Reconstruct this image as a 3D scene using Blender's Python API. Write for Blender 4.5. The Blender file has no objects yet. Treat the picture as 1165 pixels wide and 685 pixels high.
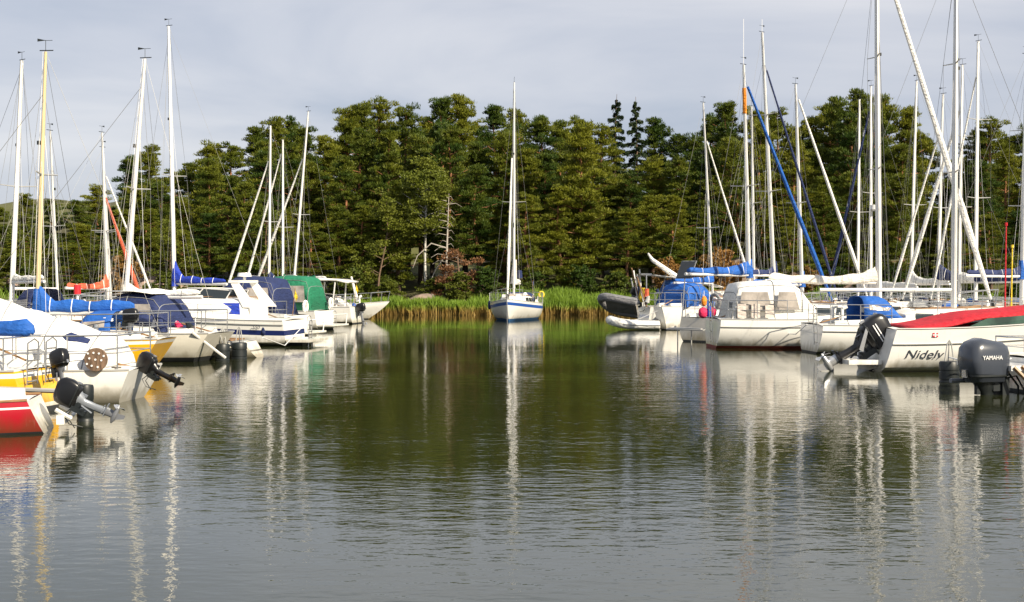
import bpy, math, random
import numpy as np
from mathutils import Vector, Matrix
R = math.radians
random.seed(7)
scene = bpy.context.scene
COL = scene.collection

# ------------------------------------------------------------------ camera
F = 1618.0; CX = 582.5; HY = 321.0; CZ = 2.0
cam = bpy.data.cameras.new('camera'); cam.lens = 50; cam.sensor_width = 36
cam.clip_start = 0.1; cam.clip_end = 6000; cam.shift_y = -21.5/1165
co = bpy.data.objects.new('camera', cam); COL.objects.link(co)
co.location = (0, 0, CZ); co.rotation_euler = (R(90), 0, 0)
scene.camera = co

# ------------------------------------------------------------------ light
SUN_EL = 33.0; SUN_AZ = 134.0        # azimuth clockwise from +Y (ahead): behind and to the right of the camera
scene.view_settings.view_transform = 'Standard'; scene.view_settings.look = 'None'
scene.view_settings.gamma = 1; scene.view_settings.use_curve_mapping = False
scene.view_settings.exposure = 0.75
w = bpy.data.worlds.new('World'); scene.world = w; w.use_nodes = True
nt = w.node_tree; nt.nodes.clear()
def WN(t, **k):
    n = nt.nodes.new(t)
    for a, b in k.items(): setattr(n, a, b)
    return n
wo = WN('ShaderNodeOutputWorld'); bg = WN('ShaderNodeBackground'); bg.inputs['Strength'].default_value = 0.1
sky = WN('ShaderNodeTexSky', sky_type='NISHITA', sun_disc=False, sun_elevation=R(SUN_EL), sun_rotation=R(SUN_AZ))
sky.air_density = 1.0; sky.dust_density = 1.0
tc = WN('ShaderNodeTexCoord')
mp = WN('ShaderNodeMapping'); mp.inputs['Scale'].default_value = (1.3, 1.3, 6.5); mp.inputs['Rotation'].default_value = (0.0, R(9), 0)
mp.inputs['Location'].default_value = (0.35, 0.2, 0.4)
nz = WN('ShaderNodeTexNoise'); nz.inputs['Scale'].default_value = 1.7; nz.inputs['Detail'].default_value = 7; nz.inputs['Roughness'].default_value = 0.5
nz.inputs['Distortion'].default_value = 0.5
rp = WN('ShaderNodeValToRGB'); e = rp.color_ramp.elements
e[0].position = 0.34; e[0].color = (2.35, 2.7, 3.4, 1); e[1].position = 0.66; e[1].color = (4.5, 4.5, 4.75, 1)
el = rp.color_ramp.elements.new(0.5); el.color = (3.45, 3.6, 4.1, 1)
mx = WN('ShaderNodeMix', data_type='RGBA'); mx.inputs['Factor'].default_value = 0.9
L = nt.links.new
L(tc.outputs['Generated'], mp.inputs['Vector']); L(mp.outputs['Vector'], nz.inputs['Vector']); L(nz.outputs['Fac'], rp.inputs['Fac'])
L(sky.outputs['Color'], mx.inputs['A']); L(rp.outputs['Color'], mx.inputs['B'])
L(mx.outputs['Result'], bg.inputs['Color']); L(bg.outputs['Background'], wo.inputs['Surface'])
sl = bpy.data.lights.new('sun', 'SUN'); sl.energy = 5.0; sl.angle = R(0.5); sl.color = (1.0, 0.88, 0.69)
so = bpy.data.objects.new('sun', sl); COL.objects.link(so)
a = R(SUN_AZ); ev = R(SUN_EL)
to_sun = Vector((math.sin(a)*math.cos(ev), math.cos(a)*math.cos(ev), math.sin(ev)))
so.rotation_euler = to_sun.to_track_quat('Z', 'Y').to_euler(); so.location = (0, 0, 60)
scene.cycles.max_bounces = 6; scene.cycles.transparent_max_bounces = 8
scene.cycles.caustics_reflective = False; scene.cycles.caustics_refractive = False

# ------------------------------------------------------------------ materials
M = {}
def mat(name, col, rough=0.5, metal=0.0, var=0.0, vscale=3.0, bump=0.0, bscale=20.0, coat=0.0, alpha=None, trans=0.0, col2=None, stretch=None):
    m = bpy.data.materials.new(name); m.use_nodes = True; t = m.node_tree
    b = t.nodes['Principled BSDF']
    b.inputs['Base Color'].default_value = (*col, 1); b.inputs['Roughness'].default_value = rough
    b.inputs['Metallic'].default_value = metal; b.inputs['Coat Weight'].default_value = coat
    if alpha is not None: b.inputs['Alpha'].default_value = alpha
    tcn = t.nodes.new('ShaderNodeTexCoord'); src = tcn.outputs['Object']
    if stretch:
        mm = t.nodes.new('ShaderNodeMapping'); mm.inputs['Scale'].default_value = stretch
        t.links.new(src, mm.inputs['Vector']); src = mm.outputs['Vector']
    if var or col2:
        n = t.nodes.new('ShaderNodeTexNoise'); n.inputs['Scale'].default_value = vscale; n.inputs['Detail'].default_value = 5
        t.links.new(src, n.inputs['Vector'])
        r = t.nodes.new('ShaderNodeValToRGB')
        c2 = col2 or tuple(c*(1-var) for c in col)
        r.color_ramp.elements[0].position = 0.35; r.color_ramp.elements[0].color = (*c2, 1)
        r.color_ramp.elements[1].position = 0.62; r.color_ramp.elements[1].color = (*col, 1)
        t.links.new(n.outputs['Fac'], r.inputs['Fac']); t.links.new(r.outputs['Color'], b.inputs['Base Color'])
    if name.startswith('gelcoat') or name.startswith('hull'):
        sp = t.nodes.new('ShaderNodeSeparateXYZ'); t.links.new(tcn.outputs['Object'], sp.inputs[0])
        n3 = t.nodes.new('ShaderNodeTexNoise'); n3.inputs['Scale'].default_value = 3.5; n3.inputs['Detail'].default_value = 6
        m3 = t.nodes.new('ShaderNodeMapping'); m3.inputs['Scale'].default_value = (1.6, 1.6, 0.25); t.links.new(tcn.outputs['Object'], m3.inputs['Vector']); t.links.new(m3.outputs['Vector'], n3.inputs['Vector'])
        ma = t.nodes.new('ShaderNodeMath'); ma.operation = 'MULTIPLY_ADD'; ma.inputs[1].default_value = -0.45; t.links.new(n3.outputs['Fac'], ma.inputs[0]); t.links.new(sp.outputs['Z'], ma.inputs[2])
        mr3 = t.nodes.new('ShaderNodeMapRange'); mr3.inputs['From Min'].default_value = -0.15; mr3.inputs['From Max'].default_value = 0.06; mr3.inputs['To Min'].default_value = 0.6; mr3.inputs['To Max'].default_value = 0.0
        t.links.new(ma.outputs[0], mr3.inputs['Value'])
        mxs = t.nodes.new('ShaderNodeMix'); mxs.data_type = 'RGBA'; t.links.new(mr3.outputs[0], mxs.inputs['Factor'])
        t.links.new(r.outputs['Color'], mxs.inputs['A']); mxs.inputs['B'].default_value = (0.22, 0.18, 0.09, 1) if name.startswith('gel') else (0.10, 0.05, 0.02, 1)
        # rain streaks running down from the rail
        n4 = t.nodes.new('ShaderNodeTexNoise'); n4.inputs['Scale'].default_value = 5; n4.inputs['Detail'].default_value = 5
        m4 = t.nodes.new('ShaderNodeMapping'); m4.inputs['Scale'].default_value = (2.6, 2.6, 0.12); t.links.new(tcn.outputs['Object'], m4.inputs['Vector']); t.links.new(m4.outputs['Vector'], n4.inputs['Vector'])
        r4 = t.nodes.new('ShaderNodeMapRange'); r4.inputs['From Min'].default_value = 0.6; r4.inputs['From Max'].default_value = 0.75; r4.inputs['To Max'].default_value = 0.22; t.links.new(n4.outputs['Fac'], r4.inputs['Value'])
        mx4 = t.nodes.new('ShaderNodeMix'); mx4.data_type = 'RGBA'; t.links.new(r4.outputs[0], mx4.inputs['Factor']); t.links.new(mxs.outputs['Result'], mx4.inputs['A']); mx4.inputs['B'].default_value = (0.30, 0.27, 0.20, 1)
        t.links.new(mx4.outputs['Result'], b.inputs['Base Color'])
    if bump:
        n2 = t.nodes.new('ShaderNodeTexNoise'); n2.inputs['Scale'].default_value = bscale; n2.inputs['Detail'].default_value = 4
        t.links.new(src, n2.inputs['Vector'])
        bp = t.nodes.new('ShaderNodeBump'); bp.inputs['Strength'].default_value = bump; bp.inputs['Distance'].default_value = 0.05
        t.links.new(n2.outputs['Fac'], bp.inputs['Height']); t.links.new(bp.outputs['Normal'], b.inputs['Normal'])
    M[name] = m; return m
mat('gelcoat', (0.82, 0.81, 0.77), 0.22, var=0.07, vscale=2.2, coat=0.3, stretch=(0.6, 1, 2))
mat('gelcoat_cream', (0.70, 0.67, 0.58), 0.28, var=0.14, vscale=2.0, coat=0.2, stretch=(0.6, 1, 2))
mat('gelcoat_grey', (0.52, 0.50, 0.44), 0.35, var=0.2, vscale=2.0, stretch=(0.6, 1, 2))
mat('deck_white', (0.76, 0.75, 0.70), 0.5, var=0.12, vscale=4)
mat('hull_red', (0.36, 0.008, 0.018), 0.18, var=0.12, vscale=2, coat=0.5)
mat('hull_yellow', (0.78, 0.42, 0.012), 0.25, var=0.12, vscale=2, coat=0.4)
mat('navy_paint', (0.012, 0.022, 0.11), 0.25, coat=0.3)
mat('blue_paint', (0.02, 0.085, 0.36), 0.3)
mat('antifoul_black', (0.018, 0.02, 0.022), 0.7, var=0.4)
mat('antifoul_red', (0.20, 0.03, 0.02), 0.7, var=0.3)
mat('antifoul_blue', (0.02, 0.10, 0.25), 0.7, var=0.3)
mat('alu', (0.78, 0.77, 0.74), 0.42, metal=0.25, var=0.08, vscale=1.5)
mat('alu_dull', (0.50, 0.50, 0.48), 0.5, metal=0.4, var=0.15, vscale=1.5)
mat('steel', (0.55, 0.55, 0.54), 0.25, metal=0.9)
mat('wire', (0.22, 0.22, 0.21), 0.5, metal=0.3)
mat('wood_mast', (0.68, 0.54, 0.30), 0.35, var=0.18, vscale=3, stretch=(4, 4, 0.4), coat=0.3)
mat('teak', (0.30, 0.17, 0.075), 0.5, var=0.3, vscale=5, stretch=(1, 6, 6))
mat('planks', (0.30, 0.27, 0.23), 0.8, var=0.35, vscale=3, stretch=(5, 0.6, 1))
mat('rubber', (0.011, 0.015, 0.016), 0.45, var=0.3, vscale=6)
mat('cowl_black', (0.006, 0.006, 0.007), 0.3, coat=0.15, var=0.3)
mat('cowl_grey', (0.04, 0.047, 0.062), 0.25, coat=0.5, var=0.1)
mat('cowl_silver', (0.22, 0.24, 0.27), 0.35, metal=0.3)
mat('leg_grey', (0.17, 0.18, 0.20), 0.4, metal=0.2)
mat('gear_silver', (0.55, 0.56, 0.57), 0.25, metal=0.7)
mat('glass_dark', (0.02, 0.028, 0.032), 0.06, coat=0.4)
mat('glass_green', (0.06, 0.12, 0.09), 0.06, var=0.7, vscale=2)
mat('vinyl', (0.42, 0.38, 0.34), 0.12, var=0.45, vscale=3, bump=0.5, bscale=4)
mat('decal_white', (0.8, 0.8, 0.8), 0.4); mat('decal_black', (0.03, 0.03, 0.03), 0.4); mat('decal_red', (0.6, 0.02, 0.03), 0.4)
def cloth(n, c, v=0.22): mat(n, c, 0.75, var=v, vscale=2.5, bump=1.0, bscale=6.0, stretch=(1, 1, 2.2))
cloth('cloth_blue', (0.008, 0.10, 0.42)); cloth('cloth_royal', (0.012, 0.045, 0.42)); cloth('cloth_navy', (0.012, 0.025, 0.10))
cloth('cloth_white', (0.80, 0.79, 0.75), 0.10); cloth('cloth_cream', (0.72, 0.68, 0.60), 0.15); cloth('cloth_orange', (0.68, 0.12, 0.055))
cloth('cloth_red', (0.50, 0.006, 0.018)); cloth('cloth_green', (0.008, 0.17, 0.085)); cloth('cloth_yellow', (0.75, 0.55, 0.03)); cloth('cloth_grey', (0.25, 0.26, 0.27))
cloth('rib_grey', (0.20, 0.20, 0.21)); cloth('cloth_beige', (0.62, 0.55, 0.50), 0.15); cloth('cloth_pink', (0.75, 0.03, 0.12)); cloth('cloth_orange2', (0.85, 0.28, 0.02))
mat('bark', (0.20, 0.13, 0.085), 0.9, var=0.5, vscale=6, bump=1, bscale=12, stretch=(1, 1, 0.3))
mat('rock', (0.34, 0.25, 0.20), 0.9, col2=(0.14, 0.115, 0.10), vscale=0.9, bump=1, bscale=3)
mat('birch_bark', (0.62, 0.60, 0.54), 0.7, col2=(0.12, 0.11, 0.10), vscale=4, stretch=(1, 1, 2.5))
mat('dead_wood', (0.42, 0.38, 0.33), 0.85, var=0.3, vscale=5)
mat('solar', (0.03, 0.035, 0.04), 0.35)

def pine_bark():
    m = bpy.data.materials.new('pine_bark'); m.use_nodes = True; t = m.node_tree; b = t.nodes['Principled BSDF']
    b.inputs['Roughness'].default_value = 0.9
    tcn = t.nodes.new('ShaderNodeTexCoord'); sp = t.nodes.new('ShaderNodeSeparateXYZ'); t.links.new(tcn.outputs['Object'], sp.inputs[0])
    n = t.nodes.new('ShaderNodeTexNoise'); n.inputs['Scale'].default_value = 3; n.inputs['Detail'].default_value = 5; t.links.new(tcn.outputs['Object'], n.inputs['Vector'])
    ad = t.nodes.new('ShaderNodeMath'); ad.operation = 'MULTIPLY_ADD'; ad.inputs[1].default_value = 0.09; t.links.new(sp.outputs['Z'], ad.inputs[0])
    t.links.new(n.outputs['Fac'], ad.inputs[2])
    r = t.nodes.new('ShaderNodeValToRGB'); r.color_ramp.elements[0].position = 0.6; r.color_ramp.elements[0].color = (0.09, 0.07, 0.055, 1)
    r.color_ramp.elements[1].position = 1.0; r.color_ramp.elements[1].color = (0.27, 0.12, 0.055, 1)
    t.links.new(ad.outputs[0], r.inputs['Fac']); t.links.new(r.outputs['Color'], b.inputs['Base Color'])
    M['pine_bark'] = m
pine_bark()

def foliage(name, c1, c2, trans=0.25, vs=0.5):
    m = bpy.data.materials.new(name); m.use_nodes = True; t = m.node_tree; b = t.nodes['Principled BSDF']
    b.inputs['Roughness'].default_value = 0.55; b.inputs['Specular IOR Level'].default_value = 0.25
    tcn = t.nodes.new('ShaderNodeTexCoord'); n = t.nodes.new('ShaderNodeTexNoise'); n.inputs['Scale'].default_value = vs; n.inputs['Detail'].default_value = 3
    t.links.new(tcn.outputs['Object'], n.inputs['Vector'])
    oi = t.nodes.new('ShaderNodeObjectInfo'); ad = t.nodes.new('ShaderNodeMath'); ad.operation = 'MULTIPLY_ADD'
    ad.inputs[1].default_value = 0.38; t.links.new(oi.outputs['Random'], ad.inputs[0])
    sb = t.nodes.new('ShaderNodeMath'); sb.operation = 'SUBTRACT'; sb.inputs[1].default_value = 0.19; t.links.new(n.outputs['Fac'], sb.inputs[0]); t.links.new(sb.outputs[0], ad.inputs[2])
    r = t.nodes.new('ShaderNodeValToRGB'); r.color_ramp.elements[0].position = 0.3; r.color_ramp.elements[0].color = (*c1, 1)
    r.color_ramp.elements[1].position = 0.7; r.color_ramp.elements[1].color = (*c2, 1)
    t.links.new(ad.outputs[0], r.inputs['Fac']); t.links.new(r.outputs['Color'], b.inputs['Base Color'])
    tr = t.nodes.new('ShaderNodeBsdfTranslucent'); t.links.new(r.outputs['Color'], tr.inputs['Color'])
    ms = t.nodes.new('ShaderNodeMixShader'); ms.inputs[0].default_value = trans
    t.links.new(b.outputs[0], ms.inputs[1]); t.links.new(tr.outputs[0], ms.inputs[2]); t.links.new(ms.outputs[0], t.nodes['Material Output'].inputs['Surface'])
    M[name] = m
foliage('pine_needles', (0.038, 0.072, 0.009), (0.170, 0.180, 0.014))
foliage('spruce_needles', (0.015, 0.032, 0.010), (0.03, 0.05, 0.014))
foliage('birch_leaves', (0.075, 0.115, 0.014), (0.15, 0.17, 0.02), 0.35)
foliage('bush_leaves', (0.04, 0.075, 0.010), (0.11, 0.13, 0.016), 0.3)
foliage('brown_needles', (0.12, 0.06, 0.03), (0.24, 0.115, 0.05), 0.2)
foliage('dry_leaves', (0.13, 0.09, 0.03), (0.30, 0.16, 0.045), 0.2)

def reed_mat():
    m = bpy.data.materials.new('reed'); m.use_nodes = True; t = m.node_tree; b = t.nodes['Principled BSDF']; b.inputs['Roughness'].default_value = 0.6
    g = t.nodes.new('ShaderNodeNewGeometry'); sp = t.nodes.new('ShaderNodeSeparateXYZ'); t.links.new(g.outputs['Position'], sp.inputs[0])
    n = t.nodes.new('ShaderNodeTexNoise'); n.inputs['Scale'].default_value = 2.6; n.inputs['Detail'].default_value = 5; t.links.new(g.outputs['Position'], n.inputs['Vector'])
    ad = t.nodes.new('ShaderNodeMath'); ad.operation = 'MULTIPLY_ADD'; ad.inputs[1].default_value = 0.5; t.links.new(n.outputs['Fac'], ad.inputs[0]); t.links.new(sp.outputs['Z'], ad.inputs[2])
    r = t.nodes.new('ShaderNodeValToRGB'); r.color_ramp.elements[0].position = 0.5; r.color_ramp.elements[0].color = (0.30, 0.20, 0.05, 1)
    r.color_ramp.elements[1].position = 0.85; r.color_ramp.elements[1].color = (0.17, 0.27, 0.022, 1)
    t.links.new(ad.outputs[0], r.inputs['Fac']); t.links.new(r.outputs['Color'], b.inputs['Base Color'])
    tr = t.nodes.new('ShaderNodeBsdfTranslucent'); t.links.new(r.outputs['Color'], tr.inputs['Color'])
    ms = t.nodes.new('ShaderNodeMixShader'); ms.inputs[0].default_value = 0.3
    t.links.new(b.outputs[0], ms.inputs[1]); t.links.new(tr.outputs[0], ms.inputs[2]); t.links.new(ms.outputs[0], t.nodes['Material Output'].inputs['Surface'])
    M['reed'] = m
reed_mat()

def water_mat():
    m = bpy.data.materials.new('water'); m.use_nodes = True; t = m.node_tree; b = t.nodes['Principled BSDF']
    b.inputs['Base Color'].default_value = (0.022, 0.026, 0.009, 1); b.inputs['Roughness'].default_value = 0.03; b.inputs['IOR'].default_value = 1.46
    g = t.nodes.new('ShaderNodeNewGeometry')
    def noise(scale, det, stretch):
        mm = t.nodes.new('ShaderNodeMapping'); mm.inputs['Scale'].default_value = stretch; t.links.new(g.outputs['Position'], mm.inputs['Vector'])
        n = t.nodes.new('ShaderNodeTexNoise'); n.inputs['Scale'].default_value = scale; n.inputs['Detail'].default_value = det; n.inputs['Roughness'].default_value = 0.5
        t.links.new(mm.outputs['Vector'], n.inputs['Vector']); return n.outputs['Fac']
    def mul(a, b_):
        n = t.nodes.new('ShaderNodeMath'); n.operation = 'MULTIPLY'
        for i, v in enumerate((a, b_)):
            if isinstance(v, (int, float)): n.inputs[i].default_value = v
            else: t.links.new(v, n.inputs[i])
        return n.outputs[0]
    def add(a, b_):
        n = t.nodes.new('ShaderNodeMath'); n.operation = 'ADD'; t.links.new(a, n.inputs[0]); t.links.new(b_, n.inputs[1]); return n.outputs[0]
    small = noise(6.5, 3, (0.75, 1.2, 1)); mid = noise(2.3, 2, (0.7, 1.15, 1)); big = noise(0.35, 1, (0.7, 1.0, 1))
    # calmer water in the lee of the far shore, ruffled patches in the open bay
    sp = t.nodes.new('ShaderNodeSeparateXYZ'); t.links.new(g.outputs['Position'], sp.inputs[0])
    mr = t.nodes.new('ShaderNodeMapRange'); mr.inputs['From Min'].default_value = 24; mr.inputs['From Max'].default_value = 46
    mr.inputs['To Min'].default_value = 1.0; mr.inputs['To Max'].default_value = 0.35; t.links.new(sp.outputs['Y'], mr.inputs['Value'])
    patch = noise(0.10, 3, (0.6, 1.3, 1)); pr = t.nodes.new('ShaderNodeMapRange')
    pr.inputs['From Min'].default_value = 0.35; pr.inputs['From Max'].default_value = 0.65; pr.inputs['To Min'].default_value = 0.3; pr.inputs['To Max'].default_value = 1.15
    t.links.new(patch, pr.inputs['Value'])
    h = add(mul(small, 0.0062), add(mul(mid, 0.009), mul(big, 0.006)))
    ab = t.nodes.new('ShaderNodeMath'); ab.operation = 'ABSOLUTE'; t.links.new(sp.outputs['X'], ab.inputs[0])
    sx = t.nodes.new('ShaderNodeMapRange'); sx.interpolation_type = 'SMOOTHSTEP'; sx.inputs['From Min'].default_value = 3.5; sx.inputs['From Max'].default_value = 8; sx.inputs['To Min'].default_value = 1.0; sx.inputs['To Max'].default_value = 0.4
    t.links.new(ab.outputs[0], sx.inputs['Value'])
    sy = t.nodes.new('ShaderNodeMapRange'); sy.inputs['From Min'].default_value = 13; sy.inputs['From Max'].default_value = 24; t.links.new(sp.outputs['Y'], sy.inputs['Value'])
    lee = t.nodes.new('ShaderNodeMix'); lee.data_type = 'FLOAT'; t.links.new(sy.outputs[0], lee.inputs['Factor']); lee.inputs['A'].default_value = 0.8; t.links.new(sx.outputs[0], lee.inputs['B'])
    h = mul(mul(mul(h, mr.outputs[0]), pr.outputs[0]), lee.outputs['Result'])
    bp = t.nodes.new('ShaderNodeBump'); bp.inputs['Strength'].default_value = 1.0; bp.inputs['Distance'].default_value = 1.0
    t.links.new(h, bp.inputs['Height']); t.links.new(bp.outputs['Normal'], b.inputs['Normal'])
    M['water'] = m
water_mat()

def ground_mat():
    m = mat('ground', (0.10, 0.105, 0.03), 0.95, col2=(0.05, 0.045, 0.02), vscale=0.25, bump=1, bscale=1.5)
ground_mat()

# ------------------------------------------------------------------ mesh helpers
class MB:
    def __init__(s): s.v = []; s.f = []; s.m = []
    def add(s, vs, fs, mi=0):
        o = len(s.v); s.v += [tuple(p) for p in vs]
        for i, f in enumerate(fs): s.f.append(tuple(o+k for k in f)); s.m.append(mi[i] if isinstance(mi, list) else mi)
        return s
    def box(s, c, d, mi=0, rz=0, ry=0):
        rot = Matrix.Rotation(rz, 3, 'Z') @ Matrix.Rotation(ry, 3, 'Y'); c = Vector(c)
        vs = [c + rot @ Vector((d[0]/2*x, d[1]/2*y, d[2]/2*z)) for x in (-1, 1) for y in (-1, 1) for z in (-1, 1)]
        return s.add(vs, [(0,1,3,2),(4,6,7,5),(0,4,5,1),(2,3,7,6),(0,2,6,4),(1,5,7,3)], mi)
    def tube(s, pts, r, n=6, mi=0, flat=1.0, cap=True):
        pts = [Vector(p) for p in pts]; rr = r if isinstance(r, (list, tuple)) else [r]*len(pts)
        rings = []; up = None
        for i, p in enumerate(pts):
            d = (pts[min(i+1, len(pts)-1)] - pts[max(i-1, 0)]).normalized()
            if up is None: up = Vector((0, 0, 1)) if abs(d.z) < 0.9 else Vector((0, 1, 0))
            sd = d.cross(up).normalized(); up = sd.cross(d).normalized()
            rings.append([p + (sd*math.cos(t)*flat + up*math.sin(t))*rr[i] for t in [2*math.pi*k/n for k in range(n)]])
        return s.loft(rings, True, cap, mi)
    def loft(s, rings, closed=True, cap=True, mi=0):
        n = len(rings[0]); o = len(s.v)
        for r_ in rings: s.v += [tuple(p) for p in r_]
        for i in range(len(rings)-1):
            for k in range(n if closed else n-1):
                a_ = o+i*n+k; b_ = o+i*n+(k+1) % n
                s.f.append((a_, b_, b_+n, a_+n)); s.m.append(mi[k] if isinstance(mi, list) else mi)
        if cap and closed:
            q = mi[0] if isinstance(mi, list) else mi
            s.f.append(tuple(o+k for k in reversed(range(n)))); s.m.append(q)
            s.f.append(tuple(o+(len(rings)-1)*n+k for k in range(n))); s.m.append(q)
        return s
    def prism(s, poly, thick, mi=0):      # polygon of 3d points, extruded by vector
        n = len(poly); t = Vector(thick); P_ = [Vector(p) for p in poly]
        vs = P_ + [p+t for p in P_]
        return s.add(vs, [tuple(reversed(range(n))), tuple(range(n, 2*n))] + [(i, (i+1) % n, n+(i+1) % n, n+i) for i in range(n)], mi)
    def build(s, name, mats, parent=None, smooth=True, ang=40):
        me = bpy.data.meshes.new(name); me.from_pydata(s.v, [], s.f)
        mats = mats if isinstance(mats, (list, tuple)) else [mats]
        for q in mats: me.materials.append(M[q])
        me.polygons.foreach_set('material_index', s.m)
        if smooth: me.polygons.foreach_set('use_smooth', [True]*len(me.polygons)); me.update(); me.set_sharp_from_angle(angle=R(ang))
        o = bpy.data.objects.new(name, me); COL.objects.link(o)
        if parent: o.parent = parent
        return o
def recalc(o):
    import bmesh
    bm = bmesh.new(); bm.from_mesh(o.data); bmesh.ops.recalc_face_normals(bm, faces=bm.faces); bm.to_mesh(o.data); bm.free()
def empty(name, loc, rz, label, cat, group=None):
    o = bpy.data.objects.new(name, None); COL.objects.link(o); o.location = loc; o.rotation_euler = (0, 0, rz)
    o.empty_display_size = 0.3
    return tag(o, label, cat, group)
def tag(o, label, cat, group=None):
    o['label'] = label; o['category'] = cat
    if group: o['group'] = group
    return o
def struct(o, kind='structure'): o['kind'] = kind; return o
def copy_tree(o, parent=None):
    c = o.copy(); COL.objects.link(c)
    if parent: c.parent = parent
    for ch in [x for x in list(COL.objects) if x.parent == o]: copy_tree(ch, c)
    return c
def text_mesh(name, body, size, matn, parent, matrix, shear=0.0, extrude=0.002, sx=1.0):
    cu = bpy.data.curves.new(name, 'FONT'); cu.body = body; cu.size = size; cu.shear = shear; cu.extrude = extrude; cu.align_x = 'CENTER'; cu.align_y = 'CENTER'
    tmp = bpy.data.objects.new('tmp', cu); COL.objects.link(tmp)
    bpy.context.view_layer.update()
    me = bpy.data.meshes.new_from_object(tmp.evaluated_get(bpy.context.evaluated_depsgraph_get()))
    bpy.data.objects.remove(tmp); me.name = name; me.materials.clear(); me.materials.append(M[matn])
    o = bpy.data.objects.new(name, me); COL.objects.link(o); o.parent = parent
    me.transform(matrix @ Matrix.Diagonal((sx, 1, 1, 1))); return o
def at(px, s): return (px-CX)/s, F/s

# ------------------------------------------------------------------ setting
def gz(x, y):
    t = y - 88.0 + 1.6*math.sin(x*0.13) + 0.8*math.sin(x*0.41+1)
    if t < 0: return max(-1.2, t*0.3)
    h = 0.9*(1-math.exp(-t/2.2)) + 3.3*(1-math.exp(-max(0, t-4)/22))
    h += 6.0*max(0, min(1, (t-26)/25))
    return h + 0.25*math.sin(x*0.6+y*0.3)*min(1, t/5) + 0.15*math.sin(x*1.7-y*0.9)*min(1, t/5)
def terrain():
    xs = list(np.arange(-90, 91, 1.5)); ys = list(np.arange(82, 150, 1.2))
    xs = [-3000, -1200, -400, -180] + xs + [180, 400, 1200, 3000]; ys = ys + [180, 250, 500, 1200, 3500]
    b = MB(); n = len(xs)
    for y in ys:
        for x in xs: b.v.append((x, y, gz(x, y)))
    for j in range(len(ys)-1):
        for i in range(n-1): b.f.append((j*n+i, j*n+i+1, (j+1)*n+i+1, (j+1)*n+i)); b.m.append(0)
    return struct(b.build('shore_ground', 'ground'))
terrain()
struct(MB().add([(-3000, -600, 0), (3000, -600, 0), (3000, 100, 0), (-3000, 100, 0)], [(0, 1, 2, 3)]).build('water', 'water', smooth=False))
struct(MB().add([(-3000, -600, -4), (3000, -600, -4), (3000, 90, -4), (-3000, 90, -4)], [(0, 1, 2, 3)]).build('sea_bed', 'ground', smooth=False))

def blades(name, n, xr, yr, hr, seed, matn):
    rg = np.random.default_rng(seed)
    x = rg.uniform(*xr, n); y = rg.uniform(*yr, n); h = rg.uniform(*hr, n)*(0.95+0.07*np.sin(x*0.7)+0.07*np.sin(x*2.3)+0.06*np.sin(x*5.1))
    an = rg.uniform(0, math.pi, n); wd = rg.uniform(0.012, 0.028, n); lx = rg.normal(0, 0.12, n); ly = rg.normal(0, 0.1, n)
    z0 = np.array([max(-0.1, gz(a_, b_)) for a_, b_ in zip(x, y)])
    dx = np.cos(an)*wd; dy = np.sin(an)*wd
    v = np.stack([np.stack([x-dx, y-dy, z0], 1), np.stack([x+dx, y+dy, z0], 1),
                  np.stack([x+dx+lx*.5, y+dy+ly*.5, z0+h*.7], 1), np.stack([x+lx*1.4, y+ly*1.4, z0+h], 1), np.stack([x-dx+lx*.5, y-dy+ly*.5, z0+h*.7], 1)], 1).reshape(-1, 3)
    me = bpy.data.meshes.new(name); f = (np.arange(n)[:, None]*5 + np.arange(5)[None, :])
    me.from_pydata(v.tolist(), [], f.tolist()); me.materials.append(M[matn])
    o = bpy.data.objects.new(name, me); COL.objects.link(o); return struct(o, 'stuff')
o = blades('reeds', 30000, (-16, 13), (86.2, 88.9), (0.65, 1.25), 3, 'reed'); o['label'] = 'band of green reeds with yellow stalks along the far shore'
o = blades('reed_clumps', 5000, (-14, 9), (85.2, 86.3), (0.4, 0.9), 8, 'reed'); o['label'] = 'ragged outer edge of the reed belt standing in the water'
vs_ = o.data; import bmesh as _b
bm = _b.new(); bm.from_mesh(vs_); kill = [f for f in bm.faces if math.sin(f.calc_center_median().x*1.9)+math.sin(f.calc_center_median().x*4.3+1) < 0.35]; _b.ops.delete(bm, geom=kill, context='FACES'); bm.to_mesh(vs_); bm.free()
o = blades('shore_grass', 9000, (-40, 40), (89.5, 93), (0.25, 0.6), 4, 'reed'); o['label'] = 'low grass along the shore under the trees'

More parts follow.
